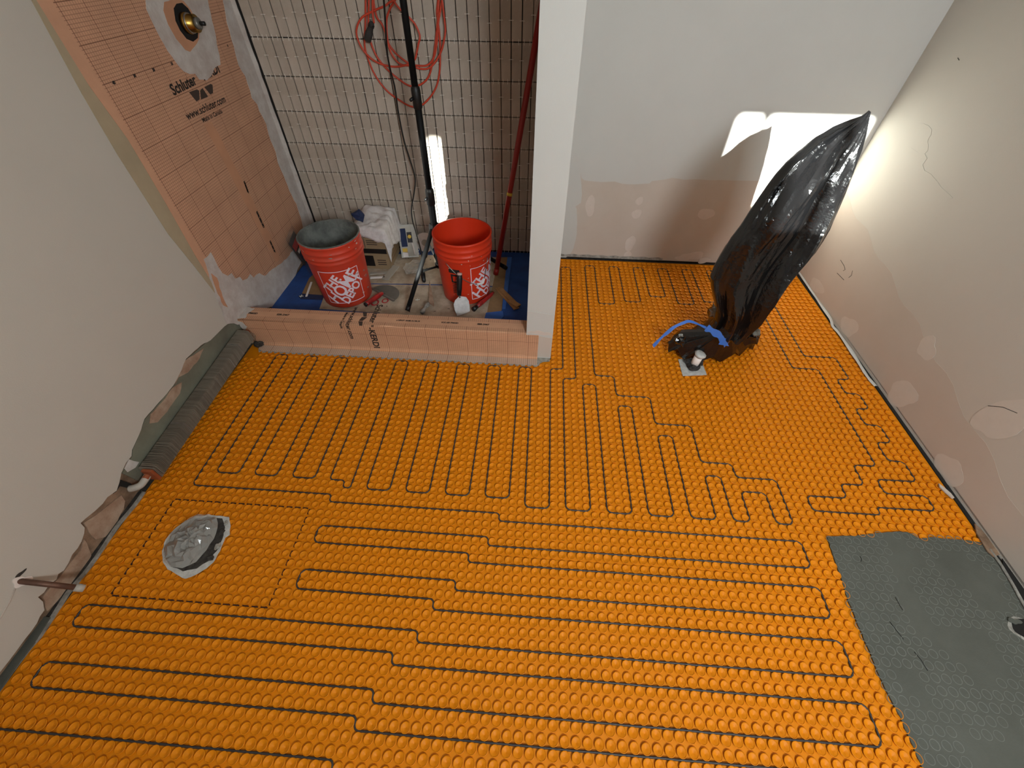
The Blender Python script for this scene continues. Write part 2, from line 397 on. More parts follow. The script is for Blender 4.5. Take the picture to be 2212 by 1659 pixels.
# scuffs
for pts in ([(1822,562),(1830,575),(1832,583),(1828,585)], [(1848,585),(1846,595),(1840,600)], [(2143,877),(2175,880),(2206,893)], [(1815,590),(1830,605)], [(2065,125),(2068,130)]):
    tube('scuff', [(XR - 0.0005, *p) for p in pxX(pts, XR)], 0.0012, 'gap', wall_right, 5)
for ob in [wall_right] + list(wall_right.children):        # this wall leans out slightly towards the top
    for v in ob.data.vertices: v.co.x += 0.026*v.co.z - 0.021
# foot of the right wall: caulk strip, gap, broken board edge
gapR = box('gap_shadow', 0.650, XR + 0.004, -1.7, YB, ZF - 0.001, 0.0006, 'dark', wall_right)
cs = pxZ([(1716,586),(1722,588),(1740,612),(1765,650),(1790,690),(1797,705),(1810,722),(1845,775),(1870,812),(1888,835)], 0.006)
ribbon = [np.array((p[0] + 0.003 + 0.003*math.sin(i*2.3), p[1], 0.006 + 0.006*math.sin(i*1.1)**2)) for i, p in enumerate(cs)]
ribbon = smooth_path(ribbon, 5)
vv, ff = [], []
for i, p in enumerate(ribbon):
    w_ = 0.006 + 0.004*noise.noise(Vector((i*0.31, 3, 1))); vv += [(p[0]-w_, p[1], p[2]), (p[0], p[1], p[2] + 0.005), (p[0]+w_+0.003, p[1], p[2]+0.002)]
    if i: k = 3*i; ff += [(k-3, k-2, k+1, k), (k-2, k-1, k+2, k+1)]
link('caulk_strip', mesh('caulk_strip', vv, ff), 'primer', wall_right)
for i, pts in enumerate([[(2030,1043),(2040,1050),(2056,1064),(2064,1074),(2060,1076),(2044,1062),(2032,1050)], [(2108,1130),(2120,1140),(2160,1188),(2164,1196),(2150,1202),(2136,1190),(2112,1150)]]):
    plate('board_chip', pxZ(pts, 0.012), onz(0.004), 0.004, ('bare', 'tornpaper')[i], wall_right)
stud = [(q[0] + 0.004, q[1]) for q in pxZ([(2164,1200),(2180,1212),(2212,1262),(2240,1320),(2225,1330),(2195,1270),(2166,1218)], 0.01)]
plate('dark_gap', stud, onz(0.0045), 0.002, 'dark', wall_right)
tube('thinset_bead', [(p[0]-0.004, p[1], 0.006) for p in pxZ([(2140,1186),(2166,1222),(2190,1262),(2212,1302),(2240,1350)], 0.006)], 0.0045, 'thinsetlight', wall_right, 6)

# left wall: studs/gypsum behind, painted board with a broken lower edge
wall_left = struct(box('wall_left', XL - 0.12, XL - 0.012, YR - 0.1, YB + 0.02, 0.0, ZT, 'tornpaper'))
tear = [(545,688),(530,690),(518,684),(506,690),(492,700),(478,712),(468,722),(455,735),(440,742),(420,758),(402,775),(392,800),(375,832),(352,860),(330,885),(312,905),(300,940),(285,972),(284,985),(272,1000),(262,1022),(258,1042),(252,1060),(232,1074),(222,1088),(205,1104),(185,1120),(174,1130),(183,1140),(182,1152),(176,1170),(168,1184),(156,1198),(148,1216),(138,1232),(126,1240),(122,1252),(107,1262),(95,1280),(82,1290),(93,1300),(96,1318),(86,1332),(80,1346),(40,1400),(0,1452),(-60,1530),(-140,1640)]
tw = pxX(tear, XL)
paintpoly = jag(tw, 0.0018, 0.02, 9, close=False) + [tw[-1], (YR, tw[-1][1]), (YR, ZT), (YB, ZT), (YB, 0.12), (tw[0][0], 0.12)]
plate('painted_board', paintpoly, onx(XL - 0.012), 0.012, 'paint', wall_left)
gb = pxX([(545,700),(500,690),(480,700),(455,730),(402,775),(375,832),(312,905),(285,972),(284,985),(262,1022),(300,1040),(340,1042),(560,760)], XL - 0.012)
plate('green_board', gb, onx(XL - 0.012), 0.004, 'greenboard', wall_left)
for i, pts in enumerate([[(400,778),(425,762),(440,752),(430,775),(405,805),(385,815),(378,830),(385,800)], [(325,895),(350,868),(372,838),(392,826),(388,850),(360,890),(340,912),(322,915)], [(278,992),(300,998),(292,1010),(275,1020),(268,1012)]]):
    plate('mud_smear', jag(pxX(pts, XL - 0.008), 0.002, 0.02, 70+i), onx(XL - 0.008), 0.0015, 'mudwhite' if i == 2 else 'tornlight', wall_left)
for i, pts in enumerate([[(260,1070),(240,1085),(215,1105),(190,1122),(178,1130),(190,1150),(205,1165),(225,1160),(250,1130),(265,1100),(268,1082)], [(180,1165),(172,1190),(150,1215),(128,1245),(112,1262),(90,1290),(100,1320),(120,1300),(150,1262),(178,1230),(195,1200)]]):
    plate('torn_paper', jag(pxX(pts, XL - 0.012), 0.003, 0.015, 80+i), onx(XL - 0.012), 0.004, 'tornlight', wall_left)
hole = pxX([(247,1032),(258,1036),(282,1044),(290,1058),(276,1054),(258,1050),(250,1062),(244,1066),(256,1048)], XL - 0.008)
plate('wall_hole', hole, onx(XL - 0.010), 0.004, 'dark', wall_left)
# dark joint and mortar line at the foot of the left wall
gl = [(-2.432 + 0.004*math.sin(i*0.9) + 0.0035*noise.noise(Vector((i*.5,0,0))), YR + 0.03*i) for i in range(int((0.06-YR)/0.03))]
plate('floor_gap', [(XL - 0.013, YR)] + [(x + 0.003, y) for x, y in gl] + [(XL - 0.013, gl[-1][1])], onz(ZF), 0.006, 'gap', wall_left)
plate('mortar_edge', jag([(x + 0.003, y) for x, y in gl] + [(x + 0.0135, y) for x, y in reversed(gl)], 0.0015, 0.02, 90), onz(ZF - .001), 0.0085, 'thinsetlight', wall_left)
plate('grey_board_edge', [tuple(F(*p, 0.0)[:2]) for p in [(84,1330),(62,1372),(30,1415),(0,1455),(-60,1540),(-50,1560),(10,1480),(45,1430),(80,1385),(112,1335)]], onz(0.001), 0.006, 'thinset', wall_left)

# waterproof sheet on the left wall inside the shower
KX = XL + 0.0006
kr_left = pxX([(74,0),(193,187),(275,300),(358,440),(420,550),(470,630),(500,680)], KX)
kpoly = [(YB - 0.012, ZT), (kr_left[0][0], ZT)] + [(p[0], p[1]) for p in kr_left] + [(0.93, 0.10), (YB - 0.012, 0.03)]
wm = tag(plate('waterproofing_sheet', kpoly, onx(KX), 0.0016, 'kerdi_wall'), 'pink waterproofing sheet printed with a fine grid, on the left shower wall', 'membrane')
KS = KX + 0.0018
md = pxX([(68,0),(177,202),(253,332),(364,506),(420,575),(470,640),(490,665),(500,680),(470,630),(420,550),(358,440),(275,300),(193,187),(78,0)], KS)
plate('joint_compound', [(md[0][0], ZT)] + md + [(md[-1][0], ZT)], onx(KS - .0014), 0.0022, 'mudtan', wm)
band = pxX([(440,268),(455,262),(470,285),(505,355),(545,430),(585,510),(606,560),(596,566),(570,515),(530,440),(490,362)], KS)
plate('plain_band', band, onx(KS), 0.0003, 'kerdi_strip', wm)
sm = pxX([(335,-120),(316,-60),(312,-20),(316,20),(330,50),(345,80),(362,110),(380,135),(398,155),(410,160),(425,158),(436,166),(446,174),(455,165),(462,148),(476,140),(474,120),(468,95),(462,60),(455,30),(445,-20),(420,-80),(380,-120)], KS)
hl = pxX([(374,18),(380,8),(392,6),(405,18),(418,40),(427,65),(426,82),(416,90),(402,84),(388,66),(378,45)], KS)
plate('thinset_smear', jag(sm, 0.003, 0.02, 11), onx(KS - 0.0005), 0.0016, 'mudwhite', wm)
ro = pxX([(354,4),(352,22),(362,52),(380,84),(400,108),(410,112),(420,100),(429,84),(428,60),(412,22),(396,2),(380,-4)], KS)
plate('bare_ring', jag(ro, 0.002, 0.02, 12), onx(KS + 0.0008), 0.0012, 'kerdi_strip', wm)
plate('valve_hole', hl, onx(KS + 0.0016), 0.0012, 'dark', wm)
cb = pxX([(478,-20),(490,50),(505,100),(515,140),(530,165),(540,195),(544,212),(556,226),(560,240),(575,268),(580,290),(596,330),(600,350),(613,380),(625,412),(640,440),(650,470),(655,500),(676,500),(672,478),(656,440),(637,390),(618,330),(598,270),(573,200),(552,140),(532,70),(510,-20)], KS)
plate('thinset_band', jag(cb, 0.004, 0.025, 13), onx(KS - 0.0003), 0.0018, 'mudwhite', wm)
bt = pxX([(440,560),(455,545),(470,575),(480,590),(492,596),(500,590),(508,602),(518,598),(524,606),(534,602),(540,592),(548,600),(560,590),(572,596),(590,580),(606,570),(622,555),(640,530),(650,505),(672,500),(660,540),(640,590),(600,662),(548,668),(520,700),(490,700),(470,650)], KS)
plate('thinset_smear', jag(bt, 0.004, 0.02, 14), onx(KS - 0.0002), 0.0016, 'mudwhite', wm)
plate('orange_streak', jag(pxX([(455,590),(468,600),(480,640),(492,664),(482,660),(466,625)], KS), 0.003, 0.02, 15), onx(KS + .0012), 0.0006, 'kerdi_strip', wm)
# printing: axes on the wall as printed (reads upward to the right along +y)
def wall_frame(pc, pu):
    """text frame on the left wall: pc = centre px, pu = px to the right of it along the line"""
    c = PX(*pc, KS + 0.0006); u = PX(*pu, KS + 0.0006) - c; u[0] = 0; u /= np.linalg.norm(u); v = np.array([0, -u[2], u[1]])
    return lambda a, b: tuple(c + a*u + b*v)
def wall_len(a, b): return float(np.linalg.norm(PX(*a, KS) - PX(*b, KS)))
fr = wall_frame((421,172), (470,148)); L = wall_len((367,196), (474,150))
def brand(size, fn, m, par, off, sub=0):
    lettering('Schluter', size, lambda a, b: fn(a - size*1.62, b), m, par, off, sub)
    lettering('®', size*0.42, lambda a, b: fn(a + size*0.55, b + size*0.22), m, par, off*0.3, sub)
    lettering('-KERDI', size, lambda a, b: fn(a + size*2.3, b), m, par, off, sub)
brand(L/7.3, fr, 'ink', wm, 0.0016)
plate('thinset_smear', pxX([(420,158),(436,150),(450,142),(462,138),(458,150),(448,164),(440,172),(430,172)], KS), onx(KS + 0.001), 0.0006, 'mudwhite', wm)
fr2 = wall_frame((447,232), (492,211)); lettering('www.schluter.com', wall_len((405,250), (492,213))/7.9, fr2, 'ink', wm, 0.0008)
fr3 = wall_frame((459,250), (483,238)); lettering('Made in Canada', wall_len((435,262), (483,238))/7.4, fr3, 'ink', wm, 0.0004)
for tz in ([(408,199),(425,193),(430,196),(431,215),(424,219)], [(432,196),(437,190),(449,208),(447,210),(434,215)], [(441,188),(455,181),(459,184),(460,201),(454,204)]):
    plate('logo_block', pxX(tz, KS), onx(KS + 0.0004), 0.0003, 'inkgrey', wm)
for a, b in (((527,391),(537,418)), ((554,456),(571,493)), ((583,520),(595,547))):
    c = [(a[0]+b[0])/2, (a[1]+b[1])/2]; lettering('UPC ANSI A118', wall_len(a, b)/7.5, wall_frame(c, b), 'ink', wm, 0.003, name='fine_print')
for a, txt in (((332,151),'20'),((291,164),'30'),((246,179),'40'),((371,138),'10'),((492,99),'0')):
    lettering(txt, 0.012, wall_frame(a, (a[0]+30, a[1]-10)), 'ink', wm, 0.001, name='fine_print')

# shower valve in the hole
vc = PX(398, 50, XL)
valve = thing('shower_valve', 'brass shower valve body poking out of the hole in the pink wall', 'valve', (XL, vc[1], vc[2]))
def alongx(name, prof, m, par, y, z):
    me = lathe_mesh(name, prof, 24)
    for v in me.vertices: v.co = Vector((XL + v.co.z, y + v.co.x, z + v.co.y))
    return link(name, me, m, par, True)
alongx('valve_body', [(0.0, 0.006), (0.034, 0.006), (0.034, 0.02), (0.029, 0.024), (0.029, 0.05), (0.0, 0.05)], 'brass', valve, vc[1], vc[2])
alongx('retaining_ring', [(0.029, 0.022), (0.0325, 0.022), (0.0325, 0.027), (0.029, 0.027)], 'steel', valve, vc[1], vc[2])
alongx('cartridge', [(0.0, 0.05), (0.019, 0.05), (0.019, 0.062), (0.012, 0.066), (0.0, 0.066)], 'dullsteel', valve, vc[1], vc[2])
alongx('stem', [(0.0, 0.066), (0.007, 0.066), (0.007, 0.085), (0.0, 0.086)], 'black', valve, vc[1], vc[2])

# rear wall behind the camera with the window the sun comes through
def rrect(x0, x1, z0, z1, r, n=6):
    out = []
    for cx, cz, a0 in ((x1-r, z1-r, 0), (x0+r, z1-r, 90), (x0+r, z0+r, 180), (x1-r, z0+r, 270)):
        out += [(cx + r*math.cos(math.radians(a0 + 90*i/n)), cz + r*math.sin(math.radians(a0 + 90*i/n))) for i in range(n+1)]
    return out
dy = YB - YR; sx, sz = SUND.x*dy, -SUND.z*dy
W1 = (-0.48, 0.32, 1.46, 2.05); W2 = (-2.10, -1.86, 0.95, 1.92)
wall_rear = struct(boxes('wall_rear', [(XL-0.1, XR+0.1, YR-0.1, YR, 0, W2[2]), (XL-0.1, XR+0.1, YR-0.1, YR, W1[3], ZT), (XL-0.1, W2[0], YR-0.1, YR, W2[2], W1[3]), (W2[0], W2[1], YR-0.1, YR, W2[3], W1[3]),
    (W2[1], W1[0], YR-0.1, YR, W2[2], W1[3]), (W1[0], W1[1], YR-0.1, YR, W2[2], W1[2]), (W1[1], XR+0.1, YR-0.1, YR, W2[2], W1[3])], 'paint'))
win = struct(plate('window_1', [(W1[0], W1[2]), (W1[1], W1[2]), (W1[1], W1[3]), (W1[0], W1[3])], ony(YR - 0.02), 0.03, 'white',
    holes=[rrect(-0.013 - sx, 0.108 - sx, 0.40 + sz, 0.845 + sz, 0.022), rrect(0.139 - sx, 0.64 - sx, 0.40 + sz, 0.845 + sz, 0.022)]))
win2 = struct(plate('window_2', [(W2[0], W2[2]), (W2[1], W2[2]), (W2[1], W2[3]), (W2[0], W2[3])], ony(YR - 0.02), 0.03, 'white', holes=[rrect(-1.61 - sx, -1.53 - sx, 0.0 + sz, 0.70 + sz, 0.03)]))
# fill lamp added on the unseen ceiling to lift the ambient light
cl = thing('added_fill_lamp', 'round white lamp added on the ceiling for soft fill light, out of frame', 'lamp', (-0.85, -0.35, ZT))
lathe('fill_lamp_housing', [(0.0, 0.0), (0.27, 0.0), (0.27, -0.04), (0.25, -0.045)], 'white', cl, 40, (-0.85, -0.35, ZT - 0.001))
em = MATS['glow'].node_tree.nodes['Principled BSDF']; em.inputs['Emission Color'].default_value = (0.95, 0.98, 1.0, 1); em.inputs['Emission Strength'].default_value = 0.6
lathe('diffuser', [(0.25, -0.04), (0.2, -0.06), (0.0, -0.068)], 'glow', cl, 40, (-0.85, -0.35, ZT - 0.001))

# ================================================================== floor membrane
RIM = 0.0136
STUD = [[(0.0112, ZF), (0.0128, -0.0004), (RIM, 0.0012)], [(RIM, 0.0012), (0.0132, 0.0020), (0.0122, 0.0021)], [(0.0122, 0.0021), (0.0110, 0.0006)], [(0.0110, 0.0006), (0.0070, -0.0010), (0.0032, -0.0026), (0.0005, -0.0039)]]
def stud_arrays(seg):
    """wall, rim and bowl as separate strips so that their edges stay crisp"""
    V = []; Q = []
    for st in STUD:
        k0 = len(V); n = len(st)
        for j in range(seg):
            a = 2*math.pi*(j + .5)/seg
            for r, z in st: V.append((r*math.cos(a), r*math.sin(a), z))
        for j in range(seg):
            k = (j+1) % seg
            for i in range(n-1): Q.append((k0 + j*n+i, k0 + k*n+i, k0 + k*n+i+1, k0 + j*n+i+1))
    return np.array(V), np.array(Q)
FRONT_Y = -32; BACK_Y = 59
sheets = [('front', FRONT_Y, -4), ('middle', -4, 8), ('rear', 8, BACK_Y)]
# covered spots (thinset patch, flange, pipe base, toilet hole)
patch_px = [(1787,1160),(1800,1158),(1850,1157),(1895,1151),(1935,1148),(1960,1149),(1975,1156),(1985,1163),(2010,1160),(2040,1164),(2070,1165),(2100,1168),(2122,1172),(2150,1196),(2175,1230),(2212,1292)]
pp = pxZ(patch_px, 0.002)
lefte = pxZ([(1787,1160),(1800,1200),(1818,1250),(1830,1290),(1850,1340),(1876,1400),(1900,1460),(1925,1510),(1950,1560),(1993,1659)], 0.002)
patch_poly = pp + [(0.66, -0.16), (0.66, -0.95), (lefte[-1][0] + 0.005, -0.95)] + list(reversed(lefte))[0:-1]
def inside(x, y, poly):
    c = False; n = len(poly)
    for i in range(n):
        x1, y1 = poly[i]; x2, y2 = poly[(i+1) % n]
        if (y1 > y) != (y2 > y) and x < (x2-x1)*(y-y1)/(y2-y1) + x1: c = not c
    return c
def free(x, y):
    if inside(x, y, patch_poly): return False
    if x < XP1 + 0.004 and y > 0.812: return False
    if x < -2.36 and 0.76 < y: return False
    if (x + 0.18)**2 + (y - 0.845)**2 < 0.02**2: return False
    return True
SHEETS = {}
labels = {'front': 'orange studded floor membrane sheet nearest the camera, with long heating cable runs', 'middle': 'narrow orange studded membrane strip between the front and rear sheets', 'rear': 'large orange studded membrane sheet running from the curb to the back wall'}
cand = []
lay = {}
for nm, y0, y1 in sheets:
    yy0, yy1 = y0*U, y1*U
    XE0, XE1 = -2.419, 0.653
    if nm == 'rear':
        poly = [(XE0, yy0), (XE1, yy0), (XE1, 1.815), (XP1 + 0.002, 1.815), (XP1 + 0.002, 0.862), (XE0, 0.862)]
    else: poly = [(XE0, yy0), (XE1, yy0), (XE1, yy1 - 0.0008), (XE0, yy1 - 0.0008)]
    t = thing('uncoupling_membrane', labels[nm], 'floor membrane', (0, 0, 0), 'orange membrane sheets on the floor'); SHEETS[nm] = t
    plate('base_sheet', poly, onz(ZF - 0.001), 0.001, 'membrane', t)
    lay[nm] = []
    for i in range(-80, 22):
        x = (i + 0.5)*U
        if x - RIM < XE0 or x + RIM > XE1: continue
        for j in range(y0, y1):
            y = (j + 0.5)*U
            if y > 1.805: continue
            if free(x, y): lay[nm].append((x, y)); cand.append((y, x, nm))
# the 300 studs that show largest (nearest the lens and in frame) are parts, the rest one stuff part per sheet
def inframe(x, y):
    v = RM.T @ (np.array([x, y, 0]) - CAMP); px = W/2 + FPX*v[0]/-v[2]; py = H/2 - FPX*v[1]/-v[2]
    return 0 < px < W and 0 < py < H
near = sorted([c for c in cand if c[2] == 'front' and inframe(c[1], c[0])])[:300]
nearset = {(c[1], c[0]) for c in near}
Vn, Qn = stud_arrays(18)
sm_ = mesh('stud', Vn.tolist(), Qn.tolist()); sm_.materials.append(MATS['membrane']); sm_.polygons.foreach_set('use_smooth', [True]*len(sm_.polygons))
for (y, x, nm) in near:
    s = bpy.data.objects.new('stud', sm_); COL.objects.link(s); s.location = (x, y, 0); s.parent = SHEETS['front']
Vs, Qs = stud_arrays(12)
def field(name, pos, V0, Q0, m, parent):
    n = len(pos); P = np.array([(p[0], p[1], p[2] if len(p) > 2 else 0) for p in pos]); nv, nq = len(V0), len(Q0)
    V = (V0[None] + P[:, None, :]).reshape(-1, 3); Q = (Q0[None] + (np.arange(n)*nv)[:, None, None]).reshape(-1, 4)
    me = bpy.data.meshes.new(name); me.vertices.add(len(V)); me.vertices.foreach_set('co', V.astype(np.float32).ravel())
    me.loops.add(Q.size); me.loops.foreach_set('vertex_index', Q.astype(np.int32).ravel())
    me.polygons.add(len(Q)); me.polygons.foreach_set('loop_start', np.arange(0, Q.size, 4, dtype=np.int32)); me.polygons.foreach_set('loop_total', np.full(len(Q), 4, dtype=np.int32))
    me.update(calc_edges=True); me.validate()
    o = link(name, me, m, parent, True); o['kind'] = 'stuff'; return o
for nm in SHEETS:
    field('stud_field', [p for p in lay[nm] if p not in nearset], Vs, Qs, 'membrane', SHEETS[nm])

# ------------------------------------------------------------------ heating cable
runs = [(-23, -22, -47), (-20, -19, -46), (-18, -17, -45), (-15, -14, -44), (-13, -12, -42), (-10, -9, -41), (-8, -7, -39), (-5, -4, -38), (-3, -2, -36)]
lefts = [-79, -77.3, -77.3, -77.3, -77.3, -56.15, -56.15, -56.15, -56.15]
pts = [(-79, -24), (-79, -22)]
right = False
for k, ((yr, yl, xs), xl) in enumerate(zip(runs, lefts)):
    xl = -79 if k == 0 else (-77 if k < 5 else -56)
    if k % 2 == 0: pts += [(xl, yl), (xs, yl), (xs, yr), (0, yr)]
    else: pts += [(0, yr), (xs, yr), (xs, yl), (xl, yl)]
pts += [(0, 0), (-35, 0), (-35, 1), (-56, 1), (-56, 2), (-74, 2)]
pts += [(-74, 26)]
def Vc(k): return (5*(k//2) if k % 2 == 0 else 5*((k+1)//2) - 3) - 74
for k in range(1, 18, 2):
    b = {7: 3, 9: 3, 11: 3, 13: 3, 15: 3, 17: 2}.get(k, 4)
    pts += [(Vc(k), 26)]
    if k == 7: pts += [(Vc(7), 4), (Vc(7)+1, 4), (Vc(7)+1.0, 4), (Vc(7)+2, 4), (Vc(7)+2, 3), (Vc(8), 3), (Vc(8), 26)]
    else: pts += [(Vc(k), b), (Vc(k+1), b), (Vc(k+1), 26)]
pts[-1] = (-29, 26)
pts += [(-27, 26), (-27, 56), (-25, 56), (-25, 24), (-27, 24), (-27, 2), (-24, 2), (-24, 23), (-22, 23), (-22, 2), (-19, 2), (-19, 19), (-17, 19), (-17, 2), (-14, 2), (-14, 14), (-12, 14), (-12, 2), (-9, 2), (-9, 8), (-7, 8), (-7, 2), (-5, 2), (-5, 6), (-2, 6), (-2, 2), (0, 2), (0, 8), (-5, 8), (-5, 10), (-9, 10), (-9, 16), (-14, 16), (-14, 21), (-19, 21), (-19, 25), (-22, 25), (-22, 57), (-20, 57), (-20, 44), (-17, 44), (-17, 57), (-15, 57), (-15, 45), (-12, 45), (-12, 57), (-10, 57), (-10, 47), (-7, 47), (-7, 57), (-5, 57), (-5, 45), (-2, 45), (-2, 57), (0, 57), (0, 46), (3, 46), (3, 57), (5, 57), (5, 46), (8, 46), (8, 44), (10, 44),
        (10, 29), (14, 29), (14, 11), (11, 11), (11, 8), (8, 8), (8, 6), (3, 6), (3, 4), (11, 4), (11, 5), (18, 5), (18, 7), (13, 7), (13, 9), (18, 9), (18, 12), (16, 12), (16, 15), (18, 15), (18, 18), (16, 18), (16, 21), (18, 21), (18, 24), (16, 24), (16, 27), (18, 27), (18, 32), (13, 32), (13, 55), (9, 55)]
clean = []
for p in pts:
    if not clean or p != clean[-1]: clean.append(p)
def round_path(P, r, n=5):
    out = [np.array(P[0], float)]
    for i in range(1, len(P)-1):
        a, b, c = (np.array(q, float) for q in P[i-1:i+2]); d1 = a - b; d2 = c - b; l1, l2 = np.linalg.norm(d1), np.linalg.norm(d2)
        u, v = d1/l1, d2/l2
        if abs(np.dot(u, v)) > 0.99: continue
        q = min(r, l1/2, l2/2); A, B = b + u*q, b + v*q
        for t in np.linspace(0, 1, n): out.append((1-t)**2*A + 2*t*(1-t)*b + t*t*B)
    out.append(np.array(P[-1], float)); return out
cp = round_path(clean, 0.75)
# slight side-to-side weave against the studs
dense = []
for a, b in zip(cp[:-1], cp[1:]):
    L = np.linalg.norm(b-a); k = max(1, int(L/1.0)); nn = np.array([-(b-a)[1], (b-a)[0]])/(L+1e-9)
    for j in range(k):
        p = a + (b-a)*j/k
        w_ = 0.035*noise.noise(Vector((p[0]*0.5, p[1]*0.5, 0.3))) if k > 2 else 0
        dense.append(p + nn*w_)
dense.append(cp[-1])
cable = link('heating_cable', tube_mesh('heating_cable', [(p[0]*U, p[1]*U, -0.0002) for p in dense], 0.0029, 8), 'cable', None, True)
tag(cable, 'thin dark heating cable looped back and forth between the orange floor studs', 'cable')

# dashed marker square drawn round the toilet hole
dash = thing('marker_outline', 'dashed black marker square drawn on the orange membrane around the plastic-covered hole', 'marking', (-66.5*U, -5.4*U, 0))
def dashline(a, b, n):
    a, b = np.array(a), np.array(b); d = (b-a)/n; u = d/np.linalg.norm(d); nn = np.array([-u[1], u[0]])*0.0013
    for i in range(n):
        p, q = a + d*(i+0.12), a + d*(i+0.70 + 0.12*rnd.random())
        plate('dash', [tuple(p-nn), tuple(q-nn), tuple(q+nn), tuple(p+nn)], onz(ZF + 0.0002), 0.0050, 'marker', dash)
sq = [(-75*U, 0.0), (-57.95*U, 0.0), (-57.95*U, -11*U), (-75*U, -11*U)]
for i in range(4): dashline(sq[i], sq[(i+1) % 4], 17 if i % 2 == 0 else 11)

# ------------------------------------------------------------------ grey thinset patch over the membrane
patch = thing('thinset_patch', 'smooth grey thinset spread over the membrane at the lower right corner', 'mortar', (0.4, -0.3, 0))
plate('mortar_layer', jag(patch_poly, 0.0014, 0.012, 21), onz(ZF), 0.0056, 'thinset', patch)
rg0 = []
for j in range(16):
    a = 2*math.pi*j/16
    for r, z in ((0.0128, 0.0), (0.0124, 0.0012), (0.0112, 0.0012), (0.0106, 0.0)): rg0.append((r*math.cos(a), r*math.sin(a), z))
rq = [(j*4+i, ((j+1) % 16)*4+i, ((j+1) % 16)*4+i+1, j*4+i+1) for j in range(16) for i in range(3)]
rings = []
for i in range(2, 22):
    for j in range(-31, 2):
        x, y = (i+.5)*U, (j+.5)*U
        if not inside(x, y, patch_poly) or x > 0.64: continue
        d = noise.noise(Vector((i*0.22, j*0.17, 4.2)))
        edge_d = i - 2
        z = 0.00155 - 0.0011*max(0, 0.28 - d)*1.9
        if edge_d <= 1: z = 0.0014
        if z > 0.0006: rings.append((x, y, min(z, 0.0013)))
field('stud_rings', rings, np.array(rg0), np.array(rq), 'thinsetring', patch)
for pts_ in ([(1858,1202),(1861,1207),(1860,1213)], [(1922,1343),(1935,1360),(1952,1381)], [(1975,1408),(1990,1426),(2004,1449)], [(1934,1290),(1945,1310),(1950,1318)]):
    tube('trowel_mark', [(*p, 0.0017) for p in pxZ(pts_, 0.002)], 0.0011, 'dark', patch, 5)
# drain stub with crumpled plastic at the right frame edge
dc = F(2206, 1362, 0.0)
ds = thing('floor_pipe_hole', 'dark rough hole in the grey thinset at the right edge of the frame', 'hole', (dc[0], dc[1], 0))
plate('hole_rim', blob(dc[0] + 0.01, dc[1], 0.045, 0.036, 5, amp=0.2), onz(0.0008), 0.0015, 'thinsetlight', ds)
plate('hole_mouth', blob(dc[0] + 0.012, dc[1] + 0.003, 0.038, 0.028, 6, amp=0.25), onz(0.0014), 0.0015, 'dark', ds)
plate('debris', blob(dc[0] - 0.006, dc[1] + 0.024, 0.016, 0.009, 7, amp=0.5), onz(0.0024), 0.004, 'thinset', ds)

# ================================================================== shower curb
ZC, YC1 = 0.155, 0.965
curb = thing('shower_curb', 'shower curb wrapped in pink grid-printed membrane, between left wall and wing wall', 'curb', (-1.72, 0.915, ZF))
box('curb_core', XL + 0.004, XP0 - 0.001, YP + 0.002, YC1 - 0.002, ZF, ZC - 0.002, 'tornlight', curb)
def sheet(name, pts, m, parent): return link(name, mesh(name, pts, [tuple(range(len(pts)))]), m, parent)
xa, xb, xc = XL + 0.003, XP0 - 0.0005, XP1 - 0.066
box('top_cover', xa, xb, YP + 0.006, YC1, ZC - 0.002, ZC, 'kerdi_top', curb, 0.0008)
box('front_cover', xa, xb, YP - 0.0005, YP + 0.0012, 0.012, ZC - 0.004, 'kerdi_front', curb)
box('front_cover', xb, xc, YP - 0.0028, YP - 0.0016, 0.012, ZC - 0.006, 'kerdi_front', curb)
tube('rounded_edge', [(xa, YP + 0.0052, ZC - 0.0052), (xb, YP + 0.0052, ZC - 0.0052)], 0.0056, 'kerdi_front', curb, 12)
box('back_cover', xa, xb, YC1 - 0.002, YC1 - 0.0004, 0.03, ZC - 0.003, 'kerdi_front', curb)
fl = [(xc, 0.811)] + [(xc - 0.012*i, 0.8085 + 0.0045*noise.noise(Vector((i*0.7, 1, 2)))) for i in range(1, int((xc - xa - 0.06)/0.012))] + [(xa + 0.06, 0.826), (xa + 0.05, YP), (xc, YP)]
plate('floor_flange', fl, onz(0.0022), 0.0012, 'kerdi_flange', curb)
# cove fillet between face and flange
vv, ff = [], []
for i, (yy, zz) in enumerate([(YP - 0.0006, 0.016), (YP - 0.003, 0.0085), (YP - 0.008, 0.0046), (YP - 0.014, 0.0036)]):
    vv += [(xa + 0.03, yy, zz), (xc, yy, zz)]
    if i: ff.append((2*i-2, 2*i-1, 2*i+1, 2*i))
link('cove', mesh('cove', vv, ff), 'kerdi_front', curb, True)
ms = []
for i in range(int((xc - xa - 0.05)/0.0061)):
    ms.append((xc + 0.012 - 0.0061*i, 0.803 + (0.006 if (i % 5) in (0, 1) else -0.0035) + rnd.uniform(-.002, .002)))
plate('mortar_fringe', ms + [(xa + 0.055, 0.83), (xc + 0.012, 0.82)], onz(0.0006), 0.0020, 'thinsetlight', curb)
plate('mortar_fringe', jag([(XP1 - 0.068, 0.815), (XP1 - 0.03, 0.838), (XP1 - 0.004, 0.842), (XP1 - 0.004, YP), (XP1 - 0.068, YP)], 0.003, 0.01, 61), onz(0.0006), 0.0022, 'thinsetlight', curb)
